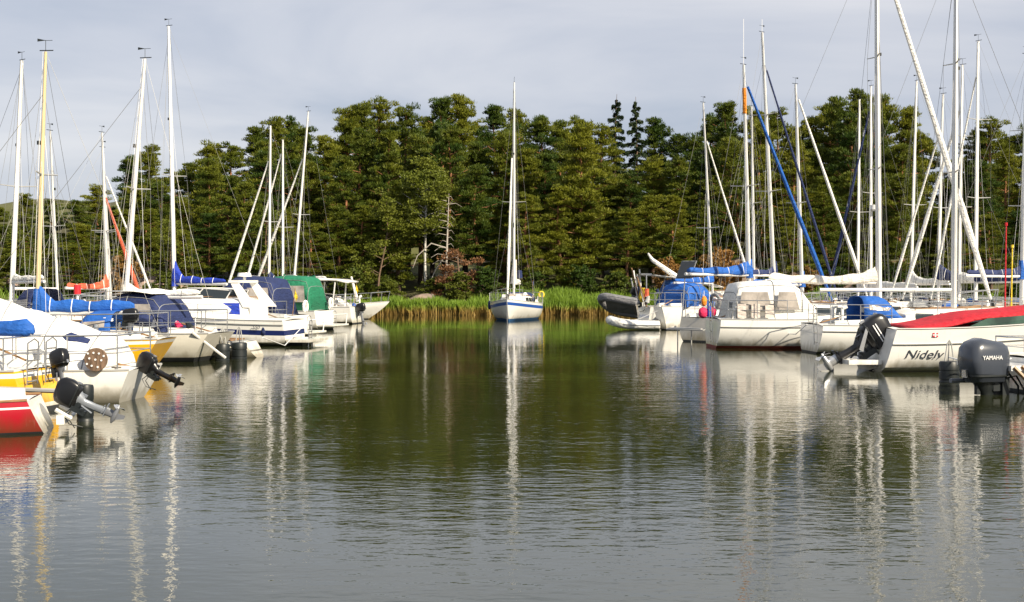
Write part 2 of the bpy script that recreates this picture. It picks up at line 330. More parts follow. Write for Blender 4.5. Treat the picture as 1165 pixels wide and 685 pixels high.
def rock_mesh(seed, sx, sy, sz):
    import bmesh
    bm = bmesh.new(); bmesh.ops.create_icosphere(bm, subdivisions=3, radius=1)
    rg = random.Random(seed); ph = [rg.uniform(0, 6) for _ in range(6)]
    for v in bm.verts:
        c = v.co; k = 1+0.18*math.sin(c.x*3+ph[0])*math.sin(c.y*3+ph[1])+0.1*math.sin(c.z*6+ph[2]+c.x*4)+rg.uniform(-.03, .03)
        v.co = Vector((c.x*k*sx, c.y*k*sy, c.z*k*sz))
    me = bpy.data.meshes.new('rock'); bm.to_mesh(me); bm.free(); me.materials.append(M['rock']); return me
rocks = [(150, 305, 96, 3.0, 1.5, 1.3, 'pinkish granite outcrop between the leaning white mast and the red furled sail'),
 (190, 322, 93, 2.4, 1.4, 1.0, 'low granite slab just left of the mast with the royal blue sail cover'),
 (40, 318, 95, 3.4, 1.5, 1.0, 'grey boulder behind the wooden mast at the far left'),
 (212, 345, 89, 1.2, .8, .45, 'flat pale stone in the grass behind the white motorboat'),
 (486, 343, 91.3, 1.7, .9, .6, 'flat pale rock in the reeds left of the anchored sloop'),
 (790, 300, 94, 3.6, 2.0, 1.5, 'orange brown rock knoll behind the tilted solar panel'),
 (845, 300, 95, 3.2, 1.8, 1.5, 'orange brown rock knoll behind the mast with the orange band'),
 (905, 306, 94, 2.8, 1.6, 1.2, 'brown rock behind the furled blue headsails'),
 (960, 312, 93, 2.6, 1.4, 1.0, 'low brown rock behind the cream sail cover')]
for i, (px, py, Y, a_, b_, c_, lb) in enumerate(rocks):
    x = (px-CX)/F*Y; me = rock_mesh(i, a_, b_, c_)
    o = bpy.data.objects.new('rock', me); COL.objects.link(o); o.location = (x, Y, gz(x, Y)+c_*0.25); o.rotation_euler = (0, 0, i*0.7)
    tag(o, lb, 'rock', 'rocks on the far shore')

# ------------------------------------------------------------------ trees
def tufts(centers, dirs, ln, wd, rg):
    n = len(centers); side = np.cross(dirs, rg.normal(size=(n, 3))); side /= np.linalg.norm(side, axis=1, keepdims=True)+1e-9
    l = (ln*rg.uniform(0.7, 1.3, n))[:, None]; w_ = (wd*rg.uniform(0.7, 1.3, n))[:, None]
    return np.stack([centers-dirs*l*.5, centers+side*w_*.5, centers+dirs*l*.5, centers-side*w_*.5], 1).reshape(-1, 3)
def quad_obj(name, v, matn, parent):
    n = len(v)//4; me = bpy.data.meshes.new(name)
    me.vertices.add(n*4); me.vertices.foreach_set('co', v.astype(np.float32).ravel())
    me.loops.add(n*4); me.loops.foreach_set('vertex_index', np.arange(n*4, dtype=np.int32))
    me.polygons.add(n); me.polygons.foreach_set('loop_start', np.arange(0, n*4, 4, dtype=np.int32))
    me.update(calc_edges=True); me.materials.append(M[matn])
    o = bpy.data.objects.new(name, me); COL.objects.link(o); o.parent = parent; return o
def pad_points(c, rx, ry, rz, n, rg):
    d = rg.normal(size=(n, 3)); d /= np.linalg.norm(d, axis=1, keepdims=True)
    r = rg.uniform(0.35, 1.0, n)**0.5
    p = d*r[:, None]; p[:, 2] = np.where(p[:, 2] < -0.3, p[:, 2]*0.4, p[:, 2])
    # ragged rim
    k = 1+0.32*np.sin(np.arctan2(d[:, 1], d[:, 0])*5+rg.uniform(0, 6))+rg.uniform(-.12, .12, n)
    pts = np.stack([p[:, 0]*rx*k, p[:, 1]*ry*k, p[:, 2]*rz], 1)+c
    dr = d*0.8+rg.normal(size=(n, 3))*0.55+np.array([0, 0, 0.55]); dr /= np.linalg.norm(dr, axis=1, keepdims=True)
    return pts, dr
def tree(kind, seed, H):
    """a tree of height H at the origin: trunk with limbs and one crown"""
    rg = np.random.default_rng(seed); rr = random.Random(seed)
    root = bpy.data.objects.new(kind, None); COL.objects.link(root)
    tb = MB(); cs = []; ds = []
    bendx, bendy = rr.uniform(-.5, .5), rr.uniform(-.3, .3)
    def tp(t): return Vector((bendx*math.sin(t*2.2)+0.15*math.sin(t*7), bendy*math.sin(t*2.6), t*H))
    r0 = 0.018*H
    if kind == 'pine_tree':
        tb.tube([tp(t) for t in np.linspace(0, .97, 12)], [r0*(1-t*.85) for t in np.linspace(0, .97, 12)], 7)
        cone = rr.random() < 0.6; lo = rr.uniform(0.10, 0.28); nl = 50; wide = (rr.uniform(0.17, 0.21) if cone else rr.uniform(0.19, 0.25))*H
        for i in range(nl):
            t = lo+(0.985-lo)*((i+rr.random())/nl)
            u = (t-lo)/(1-lo)
            prof = (min(1, u*5+.45)*(1-u)**0.75+.05) if cone else ((math.sin(min(1, u*1.25+.18)*math.pi*0.62)**0.8)*(1-u**2.0*0.88))
            ln = wide*prof*rr.choice((rr.uniform(0.3, 0.7), rr.uniform(0.7, 1.0), rr.uniform(1.0, 1.4))); an = i*2.4+rr.uniform(-.6, .6)
            b0 = tp(t); tip = b0+Vector((math.cos(an)*ln, math.sin(an)*ln, ln*rr.uniform(-.08, 0.25)+ln*.5*u*u))
            mid = (b0+tip)/2+Vector((0, 0, -0.07*ln))
            tb.tube([b0, mid, tip], [0.05*(1-t*.6), 0.03, 0.010], 4, cap=False)
            for q in range(rr.randint(3, 5)):
                f = rr.uniform(0.35, 1.08); c = b0.lerp(tip, f)+Vector((rr.gauss(0, .26), rr.gauss(0, .26), rr.uniform(-.12, .3)))
                sz = rr.uniform(0.22, 0.62)*(1-0.25*u)
                p, d = pad_points(np.array(c), sz*1.15, sz*1.15, sz*rr.uniform(.4, .9), int(620*sz*sz)+36, rg)
                d = d+np.array([math.cos(an)*.35, math.sin(an)*.35, .45]); d /= np.linalg.norm(d, axis=1, keepdims=True); cs.append(p); ds.append(d)
        for q in range(6):
            c = np.array(tp(.93))+np.array([rr.gauss(0, .4), rr.gauss(0, .4), rr.uniform(-.5, .45)]); p, d = pad_points(c, .17, .17, .6, 110, rg); cs.append(p); ds.append(d)
        fl, mt, bk = (0.25, 0.055), 'pine_needles', 'pine_bark'
    elif kind == 'spruce_tree':
        tb.tube([tp(t)*1 for t in np.linspace(0, 1, 8)], [r0*(1-t*.93) for t in np.linspace(0, 1, 8)], 6)
        for i in range(64):
            t = 0.08+0.9*i/64; ln = (1-t)**0.85*0.24*H*rr.uniform(0.75, 1.15)+0.12
            an = i*2.4+rr.uniform(-.4, .4); b0 = tp(t); tip = b0+Vector((math.cos(an)*ln, math.sin(an)*ln, -ln*0.22+0.1))
            tb.tube([b0, tip], [0.03, 0.01], 4, cap=False)
            k = int(60+ln*190); f = rg.uniform(0.1, 1.05, k); base = np.array(b0)+(np.array(tip)-np.array(b0))*f[:, None]
            sd = np.array([-math.sin(an), math.cos(an), 0]); base = base+sd*(rg.normal(0, 1, k)*0.18*ln*(1.2-f))[:, None]; base[:, 2] -= np.abs(rg.normal(0, .12, k))
            d = np.array([math.cos(an), math.sin(an), -.3])+rg.normal(0, .6, (k, 3)); d /= np.linalg.norm(d, axis=1, keepdims=True); cs.append(base); ds.append(d)
        fl, mt, bk = (0.26, 0.09), 'spruce_needles', 'bark'
    elif kind in ('birch_tree', 'leafy_tree', 'bush', 'dry_bush'):
        low = {'birch_tree': 0.45, 'leafy_tree': 0.18, 'bush': 0.05, 'dry_bush': 0.05}[kind]
        nst = 1 if kind == 'leafy_tree' else 3
        tips = []
        for s_ in range(nst):
            lean = Vector((rr.uniform(-1, 1), rr.uniform(-.6, .6), 0))*H*0.10*(s_ > 0 or kind != 'birch_tree')
            fork = 0.0 if 'bush' in kind else 0.30*min(1, s_)
            pts = [tp(t)*1+lean*max(0, (t-fork))*1.6 for t in np.linspace(fork, .95, 8)]
            tb.tube(pts, [0.011*H*(1-t*.85) for t in np.linspace(fork, .95, 8)], 6)
            for i in range(16):
                t = low+(0.95-low)*(i+rr.random())/16; b0 = pts[min(7, int((t-fork)/(0.95-fork)*7))]
                b0 = Vector((b0.x, b0.y, t*H)); ln = 0.24*H*(math.sin(min(1, (t-low)/(1-low)*1.1+.15)*math.pi)**.6+.1)*rr.uniform(.5, 1)
                if 'bush' in kind: ln *= 1.7
                an = rr.uniform(0, 6.28); tip = b0+Vector((math.cos(an)*ln, math.sin(an)*ln, ln*rr.uniform(.2, .7)))
                if tip.z > H: tip.z = H*rr.uniform(.92, 1)
                tb.tube([b0, tip], [0.03, 0.008], 4, cap=False); tips.append((b0, tip))
        for b0, tip in tips:
            for q in range(4):
                c = b0.lerp(tip, rr.uniform(.4, 1.1))+Vector((rr.gauss(0, .25), rr.gauss(0, .25), rr.gauss(0, .2)))
                sz = rr.uniform(.28, .6)*(0.6 if 'bush' in kind else 1)*(H/9)**.4
                p, d = pad_points(np.array(c), sz, sz, sz*.8, int(300*sz*sz)+30, rg); p[:, 2] = np.maximum(p[:, 2], .05); d[:, 2] -= .7 if kind == 'birch_tree' else 0
                d /= np.linalg.norm(d, axis=1, keepdims=True); cs.append(p); ds.append(d)
        fl = (0.15, 0.10); mt = {'birch_tree': 'birch_leaves', 'leafy_tree': 'birch_leaves', 'bush': 'bush_leaves', 'dry_bush': 'dry_leaves'}[kind]
        bk = 'birch_bark' if kind == 'birch_tree' else 'bark'
    tb.build('trunk', bk, root, ang=80)
    C_ = np.concatenate(cs); D_ = np.concatenate(ds)
    quad_obj('crown', tufts(C_, D_, fl[0], fl[1], rg), mt, root)
    root['H'] = H
    return root
PROF = [(-60,235),(0,240),(30,226),(60,232),(90,232),(115,215),(150,182),(172,172),(200,198),(215,190),(237,168),(265,168),(290,150),(310,142),(332,140),(345,152),(370,160),(395,130),(410,124),(435,120),(465,128),(490,142),(505,115),(530,116),(560,124),(590,132),(620,138),(640,143),(660,138),(682,150),(703,160),(725,150),(745,140),(770,158),(790,160),(810,135),(832,120),(860,128),(880,130),(900,150),(920,140),(940,125),(955,118),(985,110),(1005,116),(1025,130),(1050,160),(1075,205),(1095,185),(1112,155),(1130,142),(1150,160),(1165,150),(1230,150)]
def prof(px): return float(np.interp(px, [a_ for a_, _ in PROF], [b_ for _, b_ in PROF]))
pines = [tree('pine_tree', 10+i, 12.0) for i in range(10)]
spruces = [tree('spruce_tree', 40, 13.0), tree('spruce_tree', 41, 13.0)]
birches = [tree('birch_tree', 50, 10.0)]; leafies = [tree('leafy_tree', 60, 8.0), tree('leafy_tree', 61, 8.0)]
bushes = [tree('bush', 70, 2.5), tree('bush', 71, 2.5)]; dries = [tree('dry_bush', 80, 2.0)]
used = set()
def plant(protos, px, Y, top_py, label, cat, group, rr=random, minh=1.0, wscale=1.0):
    p = rr.choice(protos); x = (px-CX)/F*Y; z0 = gz(x, Y)-0.05
    H = CZ+(HY-top_py)/F*Y - z0; H = max(minh, H); k = H/p['H']
    if p.name in used: o = copy_tree(p)
    else: o = p; used.add(p.name)
    o.location = (x, Y, z0); kw = wscale*(0.45+0.55*k if k < 1 else k**0.6)
    o.scale = (kw, kw, k); o.rotation_euler = (0, 0, rr.uniform(0, 6.28)); tag(o, label, cat, group); return o
marks = [(13,'the leftmost white mast'),(42,'the wooden mast'),(66,'the slim short mast right of the wooden mast'),(120,'the mast with the orange sail cover'),(150,'the strongly raked white mast'),
 (197,'the mast with the royal blue sail cover'),(240,'the blue sail cover boom end'),(275,'the navy boat canopy'),(308,'the masts behind the navy canopy'),(340,'the green boat canopy'),(378,'the white hardtop boat'),(420,'the far white bow at the left'),
 (455,'the left end of the reeds'),(485,'the white-trunked birch'),(520,'the rust brown dead pine'),(555,'the reeds left of the anchored sloop'),(587,'the anchored sloop mast'),(625,'the reeds right of the anchored sloop'),(660,'the right end of the reeds'),(700,'the grey hoisted dinghy'),
 (740,'the white inflatable tender'),(780,'the tilted solar panel'),(806,'the slim mast beside the solar panel'),(850,'the mast with the orange band'),(872,'the tallest mast beside the orange banded one'),(908,'the mast right of the blue furled sail'),(945,'the foot of the blue furled sails'),(980,'the mast carrying a white radar'),(1000,'the thick tall mast'),
 (1040,'the slim mast right of the thick tall mast'),(1070,'the mast with the navy sail cover'),(1088,'the second thick mast'),(1112,'the tall mast near the right edge'),(1140,'the red flagpole'),(1165,'the right edge mast')]
seen = {}
def where(px, pre):
    m_, nm = min(marks, key=lambda t: abs(t[0]-px)); d = px-m_
    side = 'directly behind' if abs(d) < 5 else ('just right of' if d > 0 else 'just left of')
    s_ = pre+' '+side+' '+nm; return s_
def uniq(s_, alts=('taller crown', 'fuller crown', 'narrower crown', 'darker crown')):
    k = seen.get(s_, 0); seen[s_] = k+1
    return s_ if k == 0 else s_+', '+['next one along', 'third one along', 'fourth one', 'fifth one'][min(k-1, 3)]
rt = random.Random(5)
# skyline trees
for px, py in PROF:
    if px in (703, 725) or px < -30: continue
    plant(pines, px+rt.uniform(-4, 4), rt.uniform(103, 112), py-3, uniq(where(px, 'skyline pine')), 'pine tree', 'pines forming the skyline', rt)
plant(spruces[:1], 703, 108, 107, 'left one of the two dark pointed spruces rising above the wood', 'spruce tree', None, rt, wscale=0.8)
plant(spruces[1:], 724, 110, 110, 'right one of the two dark pointed spruces rising above the wood', 'spruce tree', None, rt, wscale=0.8)
# mid row
px = -20
while px < 1200:
    if not (1060 < px < 1095): plant(pines, px, rt.uniform(97, 101), prof(px)+rt.uniform(12, 50), uniq(where(px, 'middle row pine')), 'pine tree', 'pines in the middle of the wood', rt)
    px += rt.uniform(24, 36)
# front row
px = -10
while px < 1190:
    if not (470 < px < 545): plant(pines, px, rt.uniform(92.3, 95.5), HY-(HY-prof(px))*rt.uniform(.38, .72), uniq(where(px, 'low front row pine')), 'pine tree', 'lower pines along the shore', rt)
    px += rt.uniform(26, 42)
# deep filler behind
for i in range(30):
    px = -10+i*40+rt.uniform(-8, 8); plant(pines, px, rt.uniform(118, 126), prof(px)+rt.uniform(18, 40), uniq(where(px, 'half hidden deep pine')), 'pine tree', 'pines deep in the wood', rt)
plant(pines, 660, 94, 146, 'broad shore pine with bare orange trunk right of the anchored sloop', 'pine tree', None, rt, wscale=1.1)
plant(pines, 545, 94, 190, 'layered shore pine between the rust brown dead pine and the anchored sloop', 'pine tree', None, rt)
plant(birches, 486, 93, 178, 'birch with forked white trunk and light green crown left of the sloop', 'birch tree', None, rt)
for px, py, lb in [(300, 235, 'light green leafy tree behind the navy canopy boat'), (430, 225, 'light green leafy tree above the left end of the reeds'), (20, 262, 'pale green leafy tree behind the leftmost white mast'),
                   (195, 250, 'pale green leafy tree behind the mast with the royal blue cover'), (760, 262, 'light green leafy tree behind the white inflatable tender'), (985, 262, 'light green leafy tree behind the mast carrying a white radar')]:
    plant(leafies, px, 92.5, py, lb, 'leafy tree', 'leafy trees among the pines', rt)
# rust-brown dead pine
dp = tree('dead_pine', 90, 5.5) if False else None
def brown_pine():
    rg = np.random.default_rng(9); rr = random.Random(9); x, Y = (520-CX)/F*92, 92; z0 = gz(x, Y)
    root = empty('dead_pine', (x, Y, z0), 0, 'small rust brown dead pine standing in the reeds beside the birch', 'dead pine')
    tb = MB(); tb.tube([(0, 0, 0), (.15, 0, 1.5), (0, 0, 3.4)], [.12, .08, .03], 6); cs = []; ds = []
    for i in range(26):
        an = rr.uniform(0, 6.28); z = rr.uniform(.6, 3.2); l = rr.uniform(.5, 1.5); tip = Vector((math.cos(an)*l, math.sin(an)*l, z+rr.uniform(-.3, .5)))
        tb.tube([(0.1, 0, z), tip], [.03, .01], 4, cap=False); p, d = pad_points(np.array(tip), .45, .45, .28, 110, rg); cs.append(p); ds.append(d)
    tb.build('trunk', 'bark', root); quad_obj('crown', tufts(np.concatenate(cs), np.concatenate(ds), .22, .06, rg), 'brown_needles', root)
    x2 = (506-CX)/F*92
    r2 = empty('dead_tree', (x2, 92.4, gz(x2, 92.4)), 0, 'bare grey dead tree with bent branches between the birch and the rust brown pine', 'dead tree')
    b = MB(); b.tube([(0, 0, 0), (.1, 0, 3), (.25, 0, 7.2)], [.1, .07, .02], 6)
    for i in range(24):
        z = 1.8+i*.22; sd = 1 if i % 2 else -1; l = rr.uniform(.4, 1.0)
        b.tube([(.1, 0, z), (.1+sd*l*.6, rr.uniform(-.3, .3), z+.1), (.1+sd*l, rr.uniform(-.4, .4), z-.15)], [.025, .018, .008], 4)
    b.tube([(.1, 0, 3.6), (-.9, 0, 3.9), (-1.8, .1, 3.1), (-2.1, .1, 2.3)], [.05, .045, .035, .015], 5)
    b.tube([(.1, 0, 3.2), (-.6, -.1, 2.2), (-1.1, 0, 1.1)], [.05, .04, .02], 5)
    b.build('trunk', 'dead_wood', r2)
brown_pine()
# bushes
for i in range(34):
    px = -5+i*35+rt.uniform(-10, 10); dry = (i in (4, 22, 23, 24, 26))
    plant(dries if dry else bushes, px, rt.uniform(90.3, 92), HY+rt.uniform(-16, 4) if not dry else HY-rt.uniform(12, 30),
          uniq(where(px, 'rust coloured shore bush' if dry else 'green shore bush')), 'bush', 'dry bushes on the shore' if dry else 'green bushes along the shore', rt, minh=1.2)
for p in pines+spruces+birches+leafies+bushes+dries:
    if p.name not in used:
        for ch in list(p.children): bpy.data.objects.remove(ch)
        bpy.data.objects.remove(p)
for o in COL.objects:
    if 'H' in o: del o['H']

# ------------------------------------------------------------------ boats: shared parts
def sm(a, b, t): t = max(0, min(1, (t-a)/(b-a))); return t*t*(3-2*t)
def hull_fn(p):
    """local frame: x from stern (0) to bow (L), y to port, z up from the waterline"""
    Lh, B, Fs, Fb, d = p['L'], p['B'], p['Fs'], p['Fb'], p.get('draft', 0.45)
    bs = p.get('bs', 0.68); rake = p.get('rake', 0.8); tr = p.get('transom', -0.35); pw = p.get('bowpow', 1.7)
    def half(t):
        if t < 0.42: k = bs+(1-bs)*math.sin(t/0.42*math.pi/2)
        else: k = max(0.0, 1-((t-0.42)/0.58)**pw)**0.85
        return B/2*max(k, 0.012)
    def sheer(t): return Fs+(Fb-Fs)*t**1.8-p.get('dip', 0.05)*math.sin(t*math.pi)
    def pt(t, z, side=1):
        sh = sheer(t); dd = d*(0.35+0.65*math.sin(min(1, t*1.15+.05)*math.pi)**0.7) if not p.get('planing') else d*(1-0.6*max(0, t-.6)/.4)
        u = max(0, min(1, (z+dd)/(sh+dd)))
        if p.get('planing'):
            cu = 0.42+0.2*t; y = (u/cu)*0.86 if u < cu else 0.86+0.14*(u-cu)/(1-cu)
        else: y = (1-(1-u)**2.6)**0.62
        fl = 1-p.get('flare', 0.25)*sm(.5, 1, t)*(1-u)
        x0 = tr*(u-1) if tr > 0 else -tr*(u)      # tr>0: lower transom runs forward... see below
        xs = (1-u)*tr if tr > 0 else (-tr)*u
        xb = Lh-rake*(1-u)**1.25
        return Vector((xs+(xb-xs)*t, side*half(t)*y*fl, z if z > -dd else -dd))
    return pt, half, sheer
def make_hull(root, p):
    pt, half, sheer = hull_fn(p); mats = [p['hull'], p.get('bottom', 'antifoul_black'), p.get('boot', p['hull']), p.get('stripe', p['hull']), 'deck_white']
    ns = 26; b = MB(); ts = [i/(ns-1) for i in range(ns)]
    s0, s1 = p.get('stripe_z', (0.16, 0.26))
    def levels(t):
        sh = sheer(t); bt = p.get('boot_z', 0.05); d = p.get('draft', .45)
        return [(-d, 1), (-d*.75, 1), (-d*.4, 1), (-.02, 1), (bt, 1), (bt+.06, 2), (bt+.07+(sh-bt-s1)*.33, 0), (bt+.07+(sh-bt-s1)*.66, 0), (sh-s1, 0), (sh-s0, 3), (sh-.03, 0), (sh, 0)]
    lv = levels(0); nl = len(lv)
    for side in (1, -1):
        o = len(b.v)
        for t in ts:
            for z, _ in levels(t): b.v.append(tuple(pt(t, z, side)))
        for i in range(ns-1):
            for k in range(nl-1):
                q = (o+i*nl+k, o+(i+1)*nl+k, o+(i+1)*nl+k+1, o+i*nl+k+1)
                b.f.append(q if side == -1 else tuple(reversed(q))); b.m.append(lv[k+1][1])
    o2 = ns*nl
    # transom, with its own colour
    tm = p.get('transom_mat')
    if tm: mats.append(tm)
    for k in range(nl-1):
        b.f.append((k, k+1, o2+k+1, o2+k)); b.m.append(5 if tm else lv[k+1][1])
    # stem closing and deck
    e1 = (ns-1)*nl
    for k in range(nl-1): b.f.append((e1+k, o2+e1+k, o2+e1+k+1, e1+k+1)); b.m.append(lv[k+1][1])
    o3 = len(b.v)
    for t in ts:
        c = pt(t, sheer(t)); hw = c.y
        for j in range(5):
            yy = -1+j*0.5; b.v.append((c.x, yy*hw*0.995, c.z-0.01+0.05*(1-yy*yy)*min(1, hw)))
    for i in range(ns-1):
        for j in range(4): b.f.append((o3+i*5+j, o3+(i+1)*5+j, o3+(i+1)*5+j+1, o3+i*5+j+1)); b.m.append(4)
    h = b.build('hull', mats, root, ang=35); recalc(h)
    # toe rail / rub rail
    r = MB()
    for side in (1, -1):
        r.tube([pt(t, sheer(t), side)+Vector((0, 0, .012)) for t in ts], 0.018, 5)
        if p.get('rub'):
            r.tube([pt(t, sheer(t)-p['rub'], side)+Vector((0, side*.012, 0)) for t in ts], 0.022, 5)
    r.build('toe_rail', p.get('rail', 'alu_dull'), root)
    return pt, half, sheer
def trunk_cabin(root, pt, half, sheer, Lh, x0, x1, h, mname='deck_white', win='glass_dark', nwin=3, wf=0.62, front=0.9, back=0.15):
    n = 14; b = MB(); rings = []
    def sec(x):
        t = x/Lh; w_ = half(t)*wf; zb = sheer(t)-0.02
        k = min(1, (x1-x)/front) if x1-x < front else 1
        k2 = min(1, (x-x0)/back+.75) if back else 1
        hh = h*sm(0, 1, max(0.0, k))**.8*k2*(1+.12*(x1-x)/(x1-x0)); return w_, zb, hh
    xs = [x0+(x1-x0)*i/(n-1) for i in range(n)]
    for x in xs:
        w_, zb, hh = sec(x)
        rings.append([(x, s_*w_*a_, zb+hh*c_) for s_, a_, c_ in ((1, 1, 0), (1, .95, .5), (1, .90, .88), (1, .80, 1.0), (1, .4, 1.06), (0, 0, 1.08), (-1, .4, 1.06), (-1, .80, 1.0), (-1, .90, .88), (-1, .95, .5), (-1, 1, 0))])
    b.loft(rings, False, False)
    m_ = len(rings[0]); b.f.append(tuple(range(m_))); b.m.append(0)
    c = b.build('cabin', mname, root, ang=45); recalc(c)
    xa = x0+.18; xb = x1-front*.75; wl_ = (xb-xa)/nwin
    for k in range(nwin):
        for s_ in (1, -1):
            q = MB(); a0 = xa+k*wl_+.05; a1 = xa+(k+1)*wl_-.05; P_ = []
            for x, c0 in ((a0, .28), (a1, .32), (a1-.05, .78), (a0+.05, .82)):
                w_, zb, hh = sec(x); P_.append((x, s_*(w_*(1-.1*c0/.88)+.004), zb+hh*c0))
            q.prism(P_, (0, s_*.012, 0)); q.build('window', win, c, smooth=False)
    g = MB()
    for s_ in (1, -1):
        pts = []
        for x in (x0+.3, (x0+x1)/2, x1-front):
            w_, zb, hh = sec(x); pts.append((x, s_*w_*.78, zb+hh+.05))
        g.tube(pts, .015, 5)
        for q_ in pts: g.tube([q_, (q_[0], q_[1], q_[2]-.07)], .012, 4)
    hb = sec((x0+x1)/2); g.box(((x0+x1)/2+.3, 0, hb[1]+hb[2]*1.1+.01), (.5, .5, .05)); g.box((x1-front-.1, 0, hb[1]+hb[2]*1.1+.02), (.35, .35, .04))
    g.build('grab_rail', 'teak', c)
    return sec
def coaming(root, pt, half, sheer, Lh, x0, x1, h=.22, mname='deck_white'):
    for s_ in (1, -1):
        b = MB(); rings = []
        for i in range(8):
            x = x0+(x1-x0)*i/7; t = x/Lh; y = half(t)*.72; z = sheer(t); hh = h*(.6+.4*i/7)
            rings.append([(x, s_*(y+.10), z-.02), (x, s_*(y+.05), z+hh), (x, s_*(y-.04), z+hh), (x, s_*(y-.08), z-.02)])
        b.loft(rings)
        x = (x0+x1)/2; b.tube([(x, s_*half(.2)*.74, sheer(.2)+h*.75), (x, s_*half(.2)*.74, sheer(.2)+h+.14)], [.07, .055], 8, mi=1)
        b.build('cockpit_coaming', [mname, 'steel'], root)
def rails(root, pt, sheer, Lh, stern=True, bow=True, lines=True, h=.58, gap=False):
    if stern:
        b = MB(); A_ = [pt(t, sheer(t), 1) for t in (.22, .12, .02)]; Bq = [pt(t, sheer(t), -1) for t in (.02, .12, .22)]
        up = Vector((0, 0, h)); top = [A_[0]+up, A_[1]+up, A_[2]+up+Vector((.04, -.05, 0)), Bq[0]+up+Vector((.04, .05, 0)), Bq[1]+up, Bq[2]+up]
        b.tube(top, .0145, 5); b.tube([q-Vector((0, 0, h*.5)) for q in top], .010, 5)
        for q in top: b.tube([q, q-up], .0125, 5)
        b.build('pushpit', 'steel', root)
    if bow:
        b = MB(); ts = (.84, .93, .985); A_ = [pt(t, sheer(t), 1) for t in ts]; Bq = [pt(t, sheer(t), -1) for t in ts][::-1]; up = Vector((.03, 0, h))
        top = [q+up for q in A_]+[q+up for q in Bq]; top[2].x += .1; top[3].x += .1
        b.tube(top, .0145, 5)
        for q, base in zip(top, A_+Bq): b.tube([q, base], .0125, 5)
        b.build('pulpit', 'steel', root)
    if lines:
        for s_ in (1, -1):
            b = MB(); ts = [.22, .37, .52, .67, .84]; base = [pt(t, sheer(t), s_) for t in ts]; top = [q+Vector((0, 0, h)) for q in base]
            b.tube(top, .007, 4); b.tube([q-Vector((0, 0, h*.48)) for q in top], .006, 4)
            for q, r_ in zip(base[1:-1], top[1:-1]): b.tube([q, r_], .011, 5)
            b.build('guard_rail', 'steel', root)
def sailcover(root, x0, x1, z0, z1, matn, thick=.17, sag=.03, seed=0, mast_tall=.5, r_end=.07, lashings=True):
    """furled mainsail under its cover on the boom, from mast (x0) to the outer end (x1)"""
    rr = random.Random(seed); b = MB(); n = 22; rings = []
    for i in range(n+1):
        u = i/n; x = x0+(x1-x0)*u; z = z0+(z1-z0)*u-sag*math.sin(u*math.pi)
        hgt = (thick*(1-u)+r_end*u)*(1+.13*math.sin(u*17+seed)+rr.uniform(-.05, .05)); tall = hgt*(1+mast_tall*2.2*max(0, 1-u*6)+.35)
        if i == n: hgt *= .5; tall *= .5
        ring = []
        for k in range(10):
            a_ = 2*math.pi*k/10; w_ = hgt*.62*math.cos(a_)*(1-.35*max(0, math.sin(a_))); zz = (tall if math.sin(a_) > 0 else hgt*.55)*math.sin(a_)
            ring.append((x, w_+rr.uniform(-.006, .006), z+zz+.06))
        rings.append(ring)
    b.loft(rings)
    c = b.build('sail_cover', matn, root, ang=70)
    if lashings:
        for q in range(4):
            i = int(n*(.15+.22*q)); g = MB(); g.tube([tuple(v) for v in [Vector(p_)*1 for p_ in rings[i]]]+[rings[i][0]], .012, 4); g.build('lashing', 'decal_white' if matn != 'cloth_white' else 'cloth_grey', c)
    return c
def boom(root, x0, x1, z0, z1):
    MB().tube([(x0, 0, z0), (x1, 0, z1)], .05, 8).build('boom', 'alu', root)
